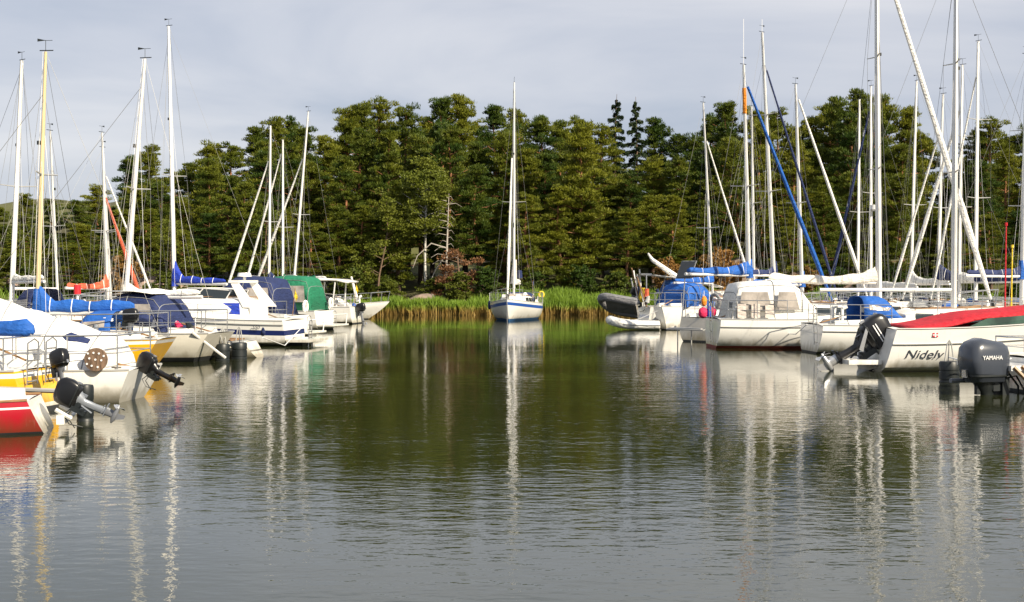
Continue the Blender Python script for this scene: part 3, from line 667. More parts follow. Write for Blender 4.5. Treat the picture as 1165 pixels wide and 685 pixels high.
def rig(root, p, pt, half, sheer, xm, zb, xt, zt, kind='alu', r=.065):
    b = MB(); n = 7
    P_ = [Vector((xm+(xt-xm)*i/(n-1), 0, zb+(zt-zb)*i/(n-1))) for i in range(n)]
    b.tube(P_, [r*(1-.38*max(0, i/(n-1)-.5)*2) for i in range(n)], 10, flat=.72)
    mast = b.build('mast', kind, root)
    if p.get('band'):
        a0, a1 = p['band']; q = MB(); q.tube([P_[0].lerp(P_[-1], a0), P_[0].lerp(P_[-1], a1)], r*.95, 10, flat=.8); q.build('mast_sleeve', 'cloth_orange2', mast)
    tp = P_[-1]
    g = MB(); g.tube([tp, tp+Vector((0, 0, .26))], .007, 4); g.tube([tp+Vector((-.18, 0, .03)), tp+Vector((.14, 0, .03))], .012, 4)
    g.prism([tp+Vector((-.02, 0, .26)), tp+Vector((.18, .03, .30)), tp+Vector((.18, .03, .23))], (0, .006, 0)); g.tube([tp+Vector((-.16, 0, .26)), tp+Vector((.02, 0, .26))], .006, 4)
    g.build('masthead_vane', 'rubber', mast)
    if p.get('antenna'): MB().tube([tp, tp+Vector((0, 0, p['antenna']))], .009, 4).build('antenna', 'decal_white', mast)
    # spreaders and stays
    chx = max(.1, (xm-.15)); t = min(.9, chx/p['L']); fr = p.get('fore', .97)
    sprs = p.get('spr', (.5,)); dk = sheer(t)
    for s_ in (1, -1):
        yb = half(t)*.93; q = [(chx, s_*yb, dk)]
        for f in sprs:
            m_ = P_[0].lerp(P_[-1], f); e_ = m_+Vector((-.12, s_*min(yb, .62), .03)); q.append(e_)
            MB().tube([m_, e_], [.022, .014], 5, flat=1.4).build('spreader', 'alu_dull', mast)
        q.append(P_[0].lerp(P_[-1], fr)); MB().tube(q, .0045, 4).build('shroud', 'wire', root)
        MB().tube([(chx-.25, s_*yb, dk), P_[0].lerp(P_[-1], sprs[0])], .004, 4).build('shroud', 'wire', root)
    MB().tube([(0.1, 0, sheer(0)), tp], .0042, 4).build('backstay', 'wire', root)
    MB().tube([(xm+.09, .05, zb), tp+Vector((.05, .03, 0))], .005, 4).build('halyard', 'decal_white', root)
    MB().tube([(xm-.5, -.25, sheer(.4)), P_[0].lerp(P_[-1], .75)], .004, 4).build('halyard', 'decal_white', root)
    for k, (fx, fy, ft) in enumerate(((.45, .35, .97), (-.35, .3, .62), (.25, -.4, .8), (-1.3, -.1, .97))):
        MB().tube([(xm+fx, fy, sheer(.4)+.05), P_[0].lerp(P_[-1], ft)+Vector((0, .05 if fy > 0 else -.05, 0))], .0045, 4).build('halyard', ('wire', 'decal_white', 'wire', 'rubber')[k], root)
    for q_, d_ in ((P_[2], (.05, .04, .25)), (P_[4], (.07, .07, .09))): g = MB(); g.box((q_.x+.09, 0, q_.z), d_); g.build('mast_fitting', 'rubber', mast)
    bow = pt(.985, sheer(.985)); bow = Vector((bow.x, 0, bow.z+.05)); top = P_[0].lerp(P_[-1], fr); jm = p.get('jib')
    if jm:
        b = MB(); jr = p.get('jib_r', .06); n = 16; f1 = p.get('jib_top', .96)
        pts = [bow.lerp(top, .02+(f1-.02)*i/n) for i in range(n+1)]
        b.tube(pts, [jr*(.25+1.0*math.sin(min(1, i/n*3.5+.12)*math.pi/2))*(1-.55*i/n)*(1+.08*math.sin(i*2.1)) for i in range(n+1)], 8)
        j = b.build('furled_jib', jm, root)
        if p.get('jib_stripe'):
            c = MB(); K = 90; c.tube([pts[0].lerp(pts[-1], i/K)+Vector((.0, math.cos(i*.55)*jr*.8*(1-.5*i/K), math.sin(i*.55)*jr*.8*(1-.5*i/K))) for i in range(K)], jr*.35, 4); c.build('furling_edge', p['jib_stripe'], j)
        MB().tube([bow-Vector((0, 0, .02)), bow.lerp(top, .02)], .07, 8).build('furler_drum', 'rubber', root)
    MB().tube([bow, top], .006, 4).build('forestay', 'wire', root)
    return mast
def sprayhood(root, half, sheer, Lh, x0, x1, zb, h, w_, matn, win=True, back_open=True):
    n = 8; b = MB(); rings = []; K = 13
    def prof_(u): return h*(1-sm(.45, 1, u)*.92)
    def P3(u, k, off=0):
        a_ = math.pi*k/(K-1); c = math.copysign(abs(math.cos(a_))**.55, math.cos(a_)); s_ = abs(math.sin(a_))**.6
        hh = prof_(u); ww = w_*(1-.12*u); return Vector((x0+(x1-x0)*u+off*0, c*(ww+off), zb+s_*(hh+off)))
    for i in range(n): rings.append([P3(i/(n-1), k) for k in range(K)])
    b.loft(rings, False, False); c = b.build('sprayhood', matn, root, ang=60)
    so_ = c.modifiers.new('t', 'SOLIDIFY'); so_.thickness = .012
    if win:
        for k0, k1 in ((1, 2), (K-3, K-2)):
            q = MB(); q.add([P3(.12, k0, .012), P3(.62, k0, .012), P3(.55, k1, .012), P3(.12, k1, .012)], [(0, 1, 2, 3)]); q.build('hood_window', 'vinyl', c, smooth=False)
        q = MB(); q.loft([[P3(u, k, .012) for k in range(4, K-4)] for u in (.6, .75, .88)], False, False); q.build('hood_window', 'vinyl', c)
    return c
def tent(root, x0, x1, zb, ridge0, ridge1, w_, matn, name='boat_cover'):
    b = MB(); rr = random.Random(int(x1*10)); rings = []
    for i in range(12):
        u = i/11; x = x0+(x1-x0)*u; zr = ridge0+(ridge1-ridge0)*u-.04*math.sin(u*math.pi*3)**2
        rings.append([(x, s_*w_*k, zb+(zr-zb)*v+rr.uniform(-.02, .02)-.035*v*(i % 3 == 1)) for s_, k, v in ((1, 1, 0), (1, .86, .3), (1, .5, .66), (1, .22, .88), (0, 0, 1), (-1, .22, .88), (-1, .5, .66), (-1, .86, .3), (-1, 1, 0))])
    b.loft(rings, False, False); n = 9; b.f.append(tuple(range(n))); b.m.append(0); b.f.append(tuple(11*n+k for k in range(n))); b.m.append(0)
    c = b.build(name, matn, root, ang=70)
    for i in (1, 4, 7, 10): MB().tube([Vector(q)+Vector((0, 0, .008)) for q in rings[i]], .012, 4).build('lashing', 'cloth_grey', c)
    return c
def outboard(parent, loc, tilt=0, k=1.0, cowl='cowl_black', leg='leg_grey', gear='leg_grey', rz=0, decal=None, slim=1.0, text=None):
    """outboard motor; +x towards the boat, tilts about y"""
    b = MB(); b.box((.03, 0, -.02), (.10, .22, .30)); b.box((-.06, 0, .06), (.14, .16, .16)); b.tube([(-.02, -.13, -.1), (-.02, .13, -.1)], .03, 6)
    o = b.build('outboard', 'rubber', parent); o.location = loc; o.scale = (k, k, k); o.rotation_euler = (0, R(tilt), R(rz))
    c = MB(); rings = []
    for z, lx, ly, cx in ((.08, .20, .11, -.19), (.10, .23, .13, -.19), (.17, .25, .145, -.195), (.178, .262, .157, -.195), (.20, .27, .16, -.20), (.34, .285, .165, -.21), (.46, .275, .158, -.20), (.53, .24, .14, -.18), (.575, .16, .10, -.15)):
        rings.append([(cx+lx*math.copysign(abs(math.cos(a_))**.42, math.cos(a_)), ly*slim*math.copysign(abs(math.sin(a_))**.45, math.sin(a_)), z+.035*math.cos(a_)*-(z > .4)) for a_ in [2*math.pi*i/20 for i in range(20)]])
    c.loft(rings); cw = c.build('cowl', cowl, o, ang=50)
    sm_ = MB(); sm_.loft([[(-.197+.262*math.copysign(abs(math.cos(a_))**.42, math.cos(a_)), .157*slim*math.copysign(abs(math.sin(a_))**.45, math.sin(a_)), z) for a_ in [2*math.pi*i/20 for i in range(20)]] for z in (.158, .182)]); sm_.build('cowl_seam', 'rubber', cw)
    sm_ = MB(); sm_.box((-.485, 0, .19), (.03, .07, .09)); sm_.build('latch', 'steel', cw)
    sm_ = MB(); sm_.tube([(.05, .05, .12), (.22, .09, .2), (.35, .05, .02), (.3, 0, -.25)], .014, 5); sm_.tube([(.05, -.05, .12), (.25, -.03, .15), (.4, -.06, -.1)], .011, 5); sm_.build('cable', 'rubber', o)
    g = MB()
    def ring(z, lx, ly, cx): return [(cx+lx*math.cos(a_), ly*math.sin(a_), z) for a_ in [2*math.pi*i/12 for i in range(12)]]
    g.loft([ring(.09, .17, .10, -.19), ring(-.02, .12, .07, -.17), ring(-.06, .085, .055, -.16), ring(-.3, .075, .045, -.17), ring(-.52, .085, .03, -.19)]); g.box((-.30, 0, .0), (.05, .05, .12)); g.tube([(-.1, .09, -.05), (-.05, .09, -.3)], .02, 5)
    g.box((-.22, 0, -.52), (.28, .13, .015)); g.box((-.2, 0, -.46), (.2, .075, .012)); g.box((-.06, 0, .05), (.18, .12, .08)); g.build('leg', leg, o)
    s = MB(); s.loft([ring(-.52, .09, .03, -.2), ring(-.70, .075, .022, -.2)]); s.tube([(-.02, 0, -.72), (-.1, 0, -.72), (-.25, 0, -.72), (-.36, 0, -.72)], [.012, .05, .055, .035], 10)
    s.prism([(-.10, -.007, -.74), (-.25, -.007, -.74), (-.28, -.007, -.92), (-.2, -.007, -.92)], (0, .014, 0)); s.build('lower_unit', gear, o)
    q = MB()
    for i in range(3):
        a_ = i*2.094; d1 = Vector((0, math.cos(a_), math.sin(a_))); d2 = Vector((0, math.cos(a_+.9), math.sin(a_+.9))); c0 = Vector((-.38, 0, -.72))
        q.prism([c0+d1*.03, c0+d1*.14+Vector((.02, 0, 0)), c0+(d1+d2)*.085+Vector((-.01, 0, 0)), c0+d2*.12+Vector((-.03, 0, 0)), c0+d2*.03], (.008, 0, 0))
    q.tube([(-.36, 0, -.72), (-.42, 0, -.72)], [.035, .012], 8); q.build('propeller', 'gear_silver', o)
    if decal:
        for s_ in (1, -1):
            d = MB(); 
            for zz in (.28, .33): d.box((-.2, s_*.181*slim, zz), (.34, .008, .018))
            d.build('cowl_stripe', decal, o)
    return o
def ladder(root, x, y, z0, z1, tilt=.15, name='boarding_ladder', w_=.34):
    b = MB()
    for s_ in (1, -1): b.tube([(x, y+s_*w_/2, z0), (x-tilt, y+s_*w_/2, z1)], .013, 5)
    b.tube([(x-tilt, y-w_/2, z1), (x-tilt-.02, y, z1+.06), (x-tilt, y+w_/2, z1)], .013, 5)
    n = 4
    for i in range(n): u = (i+.3)/n; b.tube([(x-tilt*u, y-w_/2, z0+(z1-z0)*u), (x-tilt*u, y+w_/2, z0+(z1-z0)*u)], .015, 5)
    b.build(name, 'steel', root)
def flagstaff(root, x, y, z, h, matn, tilt=.3, col2=None):
    MB().tube([(x, y, z), (x-tilt*h, y, z+h)], .012, 5).build('flagstaff', 'teak', root)
    b = MB(); top = Vector((x-tilt*h, y, z+h)); rings = []
    for i in range(7):
        u = i/6; rings.append([top+Vector((.0-.10*u, .03*math.sin(u*6), -.02-.35*u)), top+Vector((.10*0+tilt*.28-.06*u, .03*math.sin(u*6+1), -.30-.22*u))])
    b.loft(rings, False, False); b.build('flag', matn, root)
def horseshoe(root, x, y, z, matn='cloth_yellow', r=.2, yaw=0):
    b = MB(); b.tube([(x+math.sin(yaw)*math.cos(a_)*r, y+math.cos(yaw)*math.cos(a_)*r, z+math.sin(a_)*r*1.2) for a_ in [R(-60+i*30) for i in range(11)]], .06, 8); b.build('horseshoe_buoy', matn, root)

def place(px, s, theta, label, cat, group=None, name='sailing_boat'):
    x, y = at(px, s); return empty(name, (x, y, 0), R(theta), label, cat, group)
def axis_x(root, px):
    u = (px-CX)/F; c, s_ = math.cos(root.rotation_euler.z), math.sin(root.rotation_euler.z); X0, Y0 = root.location.x, root.location.y
    return (u*Y0-X0)/(c-u*s_)
def zat(root, xl, py):
    Y = root.location.y+xl*math.sin(root.rotation_euler.z); return CZ+(HY-py)/F*Y
BEAM = {}
def sailboat(label, px, s, theta, Lh, B=None, group='sailing boats in the marina', name='sailing_boat', **p):
    root = place(px, s, theta, label, 'sailboat', group, name)
    B = B or Lh*.32; p.update(L=Lh, B=B); p.setdefault('Fs', .75); p.setdefault('Fb', 1.05); p.setdefault('hull', 'gelcoat')
    pt, half, sheer = make_hull(root, p)
    cab = p.get('cabin', (.32*Lh, .74*Lh, .36))
    if cab: trunk_cabin(root, pt, half, sheer, Lh, cab[0], cab[1], cab[2], p.get('deckmat', 'deck_white'), nwin=p.get('nwin', 3))
    coaming(root, pt, half, sheer, Lh, .06*Lh, .32*Lh)
    rails(root, pt, sheer, Lh)
    if 'mast' in p:
        bx, tx, ty = p['mast']; xm = p.get('xm') or axis_x(root, bx); xt = p.get('xt') or axis_x(root, tx); zt = zat(root, xt, ty)
        zb = sheer(min(1, max(0, xm/Lh)))+(cab[2] if cab and cab[0] < xm < cab[1]-.3 else 0)-.02
        if not (.2*Lh < xm < .85*Lh): print('MAST?', label[:50], round(xm, 2), Lh)
        rig(root, p, pt, half, sheer, xm, zb, xt, zt, p.get('mastmat', 'alu'), p.get('mr', .065))
        bl = p.get('boom', .42*Lh); bz = p.get('boomz', 1.75)
        if bl: boom(root, xm-.06, xm-bl, bz, bz+p.get('boomrise', .02))
        if p.get('cover'): sailcover(root, xm-.02 if not p.get('wrap') else xm+.1, xm-bl*.97, bz+.04, bz+.04+p.get('boomrise', .02), p['cover'], seed=int(px), thick=p.get('cth', .17), mast_tall=p.get('ctall', .5), sag=p.get('csag', .03), r_end=p.get('cend', .08))
        if p.get('foot'): MB().tube([(xm, 0, bz-.1), (xm+(xt-xm)*.05, 0, bz+.55)], [.13, .085], 8).build('mast_boot', p['foot'], root)
    if p.get('hood'):
        hm, hx0, hx1, hh = p['hood']; sprayhood(root, half, sheer, Lh, hx0*Lh, hx1*Lh, sheer(hx0)+.12, hh, half(hx0)*.66, hm)
    # rudder head and tiller, mooring cleats
    b = MB(); b.tube([(.25, 0, sheer(0)*1.02), (1.1, 0, sheer(0)*1.32)], .02, 5); b.build('tiller', 'teak', root)
    for t in (.03, .95):
        for s_ in (1, -1): c = MB(); q = pt(t, sheer(t), s_*.99); c.box((q.x, q.y*.85, q.z+.05), (.16, .03, .03)); c.box((q.x, q.y*.85, q.z+.03), (.05, .028, .05)); c.build('cleat', 'steel', root)
    return root, pt, half, sheer
def solve_theta(px, s, pxb, Lh, sign):
    X0, Y0 = at(px, s); best = None
    for a_ in range(0, 80):
        th = a_ if sign > 0 else 180-a_; x = X0+Lh*math.cos(R(th)); y = Y0+Lh*math.sin(R(th)); q = abs(CX+x/y*F-pxb)
        if best is None or q < best[0]: best = (q, th)
    return best[1]

# ------------------------------------------------------------------ anchored boat in the middle
r, pt, half, sheer = sailboat('white sloop with blue stripe anchored alone in mid channel, bow towards the viewer', 0, 22.5, 0, 8.2, 2.75, None, Fs=.85, Fb=1.2, stripe='navy_paint', stripe_z=(.14, .30), bottom='antifoul_blue', boot='gelcoat', boot_z=.1,
    mast=(0, 0, 0), xm=4.9, xt=4.75, fore=.97, jib='cloth_white', jib_r=.085, jib_top=.62, spr=(.48,), cover='cloth_white', boomz=2.0, boom=3.4, hood=('cloth_navy', .26, .42, .55), mr=.085) if False else (None,)*4
def centre_boat():
    Lh = 8.2; s = 22.5; bx, by = (577-CX)/s, F/s; dr = Vector((-math.sin(R(6)), -math.cos(R(6))))
    th = math.degrees(math.atan2(dr.y, dr.x)); X0 = bx-dr.x*Lh; Y0 = by-dr.y*Lh; px = CX+X0/Y0*F; ss = F/Y0
    ztop = CZ+(HY-94)/F*(Y0+4.9*dr.y)
    root, pt, half, sheer = sailboat('white sloop with blue stripe anchored alone in mid channel, bow towards the viewer', px, ss, th, Lh, 2.75, None, Fs=.85, Fb=1.12, stripe='blue_paint', stripe_z=(.12, .28), bottom='antifoul_blue', boot_z=.12, bs=.8,
        mast=(588, 588, 94), xm=4.9, xt=4.75, jib='cloth_white', jib_r=.07, jib_top=.66, spr=(.44,), cover='cloth_white', cth=.2, boomz=1.9, boom=3.3, hood=('cloth_navy', .24, .40, .5), mr=.068)
    horseshoe(root, .1, 1.05, 1.3, yaw=0, r=.13)
    flagstaff(root, 0, .55, .9, 1.2, 'cloth_blue', .15)
    b = MB(); b.tube([(.02, -1.0, 1.3), (.02, -1.0, .95)], .12, 8); b.build('winch_bag', 'cloth_blue', root)
    MB().tube([(3.9, .2, 2.25), (4.0, .22, 2.6)], [.16, .12], 8).build('sail_bag', 'cloth_navy', root)
    MB().tube([(4.6, -.05, 1.9), (4.6, .02, 3.2)], [.18, .1], 8).build('furled_sail', 'cloth_beige', root)
    b = MB(); b.tube([(8.2, 0, 1.2), (8.25, 0, .9), (8.3, .02, -.2)], .018, 5); b.build('anchor_rode', 'steel', root)
centre_boat()

# ------------------------------------------------------------------ right side, near to far
GR = 'boats moored along the right side'; GL = 'boats moored along the left side'
def mfloat(px, s, label, top=True, boomdir=1, r_=.2, h=.42):
    x, y = at(px, s); root = empty('mooring_float', (x, y, 0), 0, label, 'mooring float', 'black mooring floats at the ends of the finger booms')
    b = MB(); pr = [(-.12, .9), (-.08, 1), (.02, 1), (.03, .95), (.06, .95), (.07, 1), (h*.5, 1), (h*.52, .95), (h*.58, .95), (h*.6, 1), (h*.93, 1), (h, .9), (h+.01, .3)]
    b.loft([[(math.cos(a_)*r_*k, math.sin(a_)*r_*k, z) for a_ in [2*math.pi*i/18 for i in range(18)]] for z, k in pr]); b.build('float', 'rubber', root)
    g = MB()
    if top: g.tube([(-.09, 0, h), (-.04, 0, h+.35), (0, 0, h+.42), (.04, 0, h+.35), (.09, 0, h)], .014, 5); g.tube([(0, .08, h), (0, 0, h+.4)], .012, 5)
    g.tube([(0, 0, h*.8), (boomdir*4.8, .6, .55)], .035, 7); g.build('boom_pole', 'alu_dull', root)
    return root
def hang_fender(root_loc, label, matn='cloth_white', r_=.1, h=.45, name='fender', group='fenders', rope=.45):
    root = empty(name, root_loc, 0, label, 'fender', group)
    b = MB(); pr = [(-h/2-.03, .2), (-h/2, .65), (-h/2+.07, 1), (h/2-.07, 1), (h/2, .65), (h/2+.03, .2)]
    b.loft([[(math.cos(a_)*r_*k, math.sin(a_)*r_*k, z) for a_ in [2*math.pi*i/14 for i in range(14)]] for z, k in pr]); b.build('body', matn, root)
    MB().tube([(0, 0, h/2), (0, .03, h/2+rope)], .01, 4).build('rope', 'decal_white', root)
    return root

def motorboat(label, px, s, theta, Lh, B, group, stripe=None, name='motor_boat', **p):
    root = place(px, s, theta, label, 'motorboat', group, name)
    p.update(L=Lh, B=B, planing=True); p.setdefault('Fs', .8); p.setdefault('Fb', 1.15); p.setdefault('hull', 'gelcoat'); p.setdefault('bs', .9); p.setdefault('rake', 1.3); p.setdefault('bowpow', 2.3); p.setdefault('transom', -.12)
    if stripe: p['stripe'] = stripe
    pt, half, sheer = make_hull(root, p)
    return root, pt, half, sheer
def windscreen(root, half, sheer, Lh, x0, x1, h, glass='glass_dark', wf=.78):
    b = MB(); f = MB(); z0 = sheer(x0/Lh)+.05
    pts = []
    for s_ in (1, .6, 0, -.6, -1):
        xx = x1-(x1-x0)*abs(s_)**3; pts.append((xx, s_*half(x0/Lh)*wf))
    lo = [Vector((x, y, z0)) for x, y in pts]; hi = [Vector((x-h*.9, y*.9, z0+h)) for x, y in pts]
    back = [Vector((x0-1.1, s_*half(x0/Lh)*wf, z0)) for s_ in (1, -1)]; backh = [Vector((x0-1.3, s_*half(x0/Lh)*wf*.92, z0+h*.85)) for s_ in (1, -1)]
    lo = [back[0]]+lo+[back[1]]; hi = [backh[0]]+hi+[backh[1]]
    b.loft([lo, hi], False, False); w_ = b.build('windscreen', glass, root, smooth=False)
    f.tube(hi, .022, 5); f.tube(lo, .02, 5)
    for a_, c_ in zip(lo, hi): f.tube([a_, c_], .018, 5)
    f.build('windscreen_frame', 'alu', w_)
    return z0+h
def canopy(root, half, x0, x1, zb, zt, w_, matn, slope_f=.9, slope_b=.35, win=True, name='canopy'):
    b = MB(); K = 13; rings = []
    prof_ = [(x0, .0), (x0+slope_b*.6, .7), (x0+slope_b, .95), (x0+slope_b+.3, 1.0), ((x0+x1)/2, 1.03), (x1-slope_f, 1.0), (x1-slope_f*.6, .82), (x1, .25)]
    def P3(i, k, off=0):
        x, v = prof_[i]; a_ = math.pi*k/(K-1); c = math.copysign(abs(math.cos(a_))**.4, math.cos(a_)); s_ = abs(math.sin(a_))**.42
        return Vector((x, c*(w_+off)*(1-.1*v), zb+s_*(zt-zb)*v+off*(s_ > .5)))
    for i in range(8): rings.append([P3(i, k) for k in range(K)])
    b.loft(rings, False, False); c = b.build(name, matn, root, ang=60)
    so_ = c.modifiers.new('t', 'SOLIDIFY'); so_.thickness = .015
    sq = MB()
    for i_ in (1, 4, 6): sq.tube([P3(i_, k, .012) for k in range(K)], .011, 4)
    for k_ in (3, K-4): sq.tube([P3(i_, k_, .012) for i_ in range(1, 7)], .008, 4)
    sq.build('seam', 'cloth_grey', c)
    def on(xf, v, sd, off=.02): return Vector((xf, sd*(w_*(1-.06*v)+off), zb+(zt-zb)*v))
    if win:
        xm_ = (x0+x1)/2
        for sd in (1, -1):
            for xa, xb in ((x0+slope_b*.9, xm_-.1), (xm_+.05, x1-slope_f*.75)):
                q = MB(); q.add([on(xa, .25, sd), on(xb, .25, sd), on(xb-.12, .72, sd), on(xa+.06, .72, sd)], [(0, 1, 2, 3)]); q.build('canopy_window', 'vinyl', c, smooth=False)
    return c

# nearest right: stern platform and big grey outboard at the frame edge
root, pt, half, sheer = motorboat('near motor boat at the right edge with low white platform and large grey outboard', 1150, 62, 10, 7.0, 2.5, GR, Fs=.62, Fb=1.1, name='motor_boat')
b = MB(); b.box((-.25, .0, .48), (.6, 2.0, .09)); b.build('bathing_platform', 'gelcoat', root)
o = outboard(root, (-.62, -.65, .10), 0, 1.5, 'cowl_grey', 'rubber', 'rubber', rz=12, slim=1.15)
cw = [c for c in o.children if c.name.startswith('cowl')][0]
for s_ in (1, -1):
    mtx = Matrix.Translation((-.24, -.197 if s_ > 0 else .197, .38)) @ Matrix.Rotation(R(90), 4, 'X') if s_ > 0 else Matrix.Translation((-.18, .197, .38)) @ Matrix.Rotation(R(180), 4, 'Z') @ Matrix.Rotation(R(90), 4, 'X')
    text_mesh('cowl_lettering', 'YAMAHA', .07, 'decal_white', o, mtx)
0 and text_mesh('cowl_lettering', 'YAMAHA', .075, 'decal_white', o, Matrix.Translation((-.52, 0, .40)) @ Matrix.Rotation(R(-90), 4, 'Z') @ Matrix.Rotation(R(90), 4, 'X'))
g = MB(); g.tube([(-.55, .17, .10), (-.15, .19, .09), (.2, .1, .12)], .03, 6); g.build('engine_bracket', 'leg_grey', o)
ladder(root, .02, -.95, .2, .95, -.05, w_=.3); 
b = MB(); b.tube([(-.5, -1.0, .5), (-.1, -1.15, .05)], .04, 6); b.tube([(-.35, -1.0, .52), (.05, -1.15, .1)], .035, 6); b.build('folded_steps', 'teak', root)
rails(root, pt, sheer, 7.0, lines=False, h=.35)
trunk_cabin(root, pt, half, sheer, 7.0, 2.2, 5.8, .45)

# white speedboat with red cover and large tilted black outboard
root, pt, half, sheer = motorboat('white speedboat lettered Nidelv with red cover and raised black outboard', 984, 50, 6, 7.2, 2.5, GR, Fs=.96, Fb=1.5, rub=.33, rail='alu_dull', transom=-.32, dip=.02, bottom='gelcoat_cream')
b = MB(); b.box((-.28, .35, .22), (.75, 1.1, .10)); b.box((-.28, -.55, .22), (.75, .5, .10)); b.build('bathing_platform', 'gelcoat', root)
o = outboard(root, (-.05, -.30, .44), 57, 1.28, 'cowl_black', 'cowl_black', 'gear_silver', decal='decal_white')
g = MB()
for s_ in (1, -1):
    g.prism([(-.40, s_*.186, .14), (-.33, s_*.186, .14), (-.08, s_*.180, -.12), (-.15, s_*.180, -.16)], (0, s_*.01, 0))
    g.build('cowl_flash', 'gear_silver', o); g = MB()
def red_cover():
    b = MB(); rings = []
    for i in range(15):
        u = i/14; x = .55+4.6*u; zb = sheer(x/7.2)+.03+.16*sm(.15, .42, u); w_ = half(x/7.2)*(.93-.08*sm(.2, .42, u)); pk = .04+.11*sm(0, .3, u)+.02*math.sin(u*11)*u
        rings.append([(x, s_*w_*k, zb+pk*v) for s_, k, v in ((1, 1, -.12), (1, .985, .25), (1, .8, .62), (1, .4, .92), (0, 0, 1), (-1, .4, .92), (-1, .8, .62), (-1, .985, .25), (-1, 1, -.12))])
    b.loft(rings, False, False); c = b.build('cockpit_cover', 'cloth_red', root, ang=70); s2 = c.modifiers.new('t', 'SOLIDIFY'); s2.thickness = .02
red_cover()
for s_ in (1, -1):
    b = MB(); b.prism([(1.9, s_*half(.3)*.94, sheer(.27)), (5.3, s_*half(.66)*.93, sheer(.70)), (4.9, s_*half(.6)*.88, sheer(.66)+.18), (2.4, s_*half(.33)*.88, sheer(.33)+.18)], (0, s_*.01, 0)); b.build('side_window', 'glass_green', root, smooth=False)
def hullside(x, z, s_=-1):
    q = pt(x/7.2, z, s_); return q
for s_ in (-1, 1):
    q = hullside(.32, .40, s_); q2 = hullside(1.32, .40, s_); q3 = hullside(.82, .54, s_); ang = math.atan2(q2.y-q.y, q2.x-q.x)
    nrm = (q2-q).cross(q3-q).normalized(); nrm = nrm if nrm.y*s_ > 0 else -nrm; xa = (q2-q).normalized()*(1 if s_ < 0 else -1); ya = nrm.cross(xa).normalized()
    mid = (q+q2)/2+nrm*.012; mtx = Matrix(((xa.x, ya.x, nrm.x, mid.x), (xa.y, ya.y, nrm.y, mid.y), (xa.z, ya.z, nrm.z, mid.z), (0, 0, 0, 1)))
    text_mesh('hull_lettering', 'Nidelv', .27, 'cowl_grey', root, mtx, shear=.35, sx=1.2)
    mid2 = q2+Vector((.85, 0, .27))+nrm*.02
    mid2.y = hullside(mid2.x, mid2.z, s_).y+s_*.01; m2 = mtx.copy(); m2.translation = mid2
    text_mesh('hull_lettering', '620', .16, 'decal_black', root, m2, shear=.3)
b = MB(); q = pt(.13, sheer(.13)-.13, -1); b.box((q.x, q.y-.008, q.z), (.12, .01, .09)); b.box((q.x, q.y-.014, q.z), (.03, .004, .09), 1); b.box((q.x, q.y-.014, q.z), (.12, .004, .02), 1); b.build('hull_badge', ['decal_red', 'decal_white'], root, smooth=False)

mfloat(1080, 57, 'black mooring float beside the large grey outboard in front of the red covered speedboat')
mfloat(893, 37.3, 'black mooring float against the red striped hull of the beige canopied sloop', r_=.27, h=.48)
mfloat(1028, 45, 'black mooring float behind the lettered speedboat', r_=.2, top=False)

# white sloop, blue dodger, behind the speedboat
root, pt, half, sheer = sailboat('white sloop with bright blue sprayhood and thick mast behind the red covered speedboat', 919, 40, 4, 8.6, 2.8, GR, Fs=.80, Fb=1.1, transom=-.12, bs=.8,
    mast=(1085, 1088, -60), mr=.11, boom=3.9, boomz=1.78, boomrise=0, cover=None, hood=('cloth_blue', .16, .31, .70), jib=None, spr=(.38, .68), cabin=(.30*8.6, .72*8.6, .38), rub=.16, rail='alu_dull', nwin=4)
ladder(root, -.02, -.9, .25, 1.3, .03)
# white sloop with beige canopy and cream boom cover
root, pt, half, sheer = sailboat('white sloop with cream sail cover, beige cockpit tent and red boot stripe', 808, 37, 3, 9.0, 2.9, GR, Fs=.88, Fb=1.2, transom=-.10, bs=.82, stripe='gelcoat', boot='antifoul_red', bottom='antifoul_red', boot_z=.02,
    mast=(1000, 997, -80), mr=.125, boom=3.55, boomz=1.98, boomrise=.06, cover='cloth_cream', cth=.17, csag=.10, ctall=.9, cend=.12, jib='cloth_white', jib_r=.10, fore=.98, jib_top=.99, spr=(.36, .66), cabin=(.30*9, .72*9, .4), rub=.22, rail='alu_dull', nwin=4)
canopy(root, half, .45, 3.05, sheer(.1)+.02, 2.02, half(.15)*.86, 'cloth_white', .75, .25)
MB().tube([(.45, -.9, .95), (.5, -.9, 1.15), (.5, .9, 1.15), (.45, .9, .95)], .012, 5).build('stern_rail', 'steel', root)
for k in range(3):
    b = MB(); b.box((.72+k*.42, -half(.12)*.93, sheer(.12)+.27), (.26, .02, .42)); b.build('weather_cloth', 'cloth_beige', root)
ladder(root, -.03, -.4, .1, 1.35, .05)
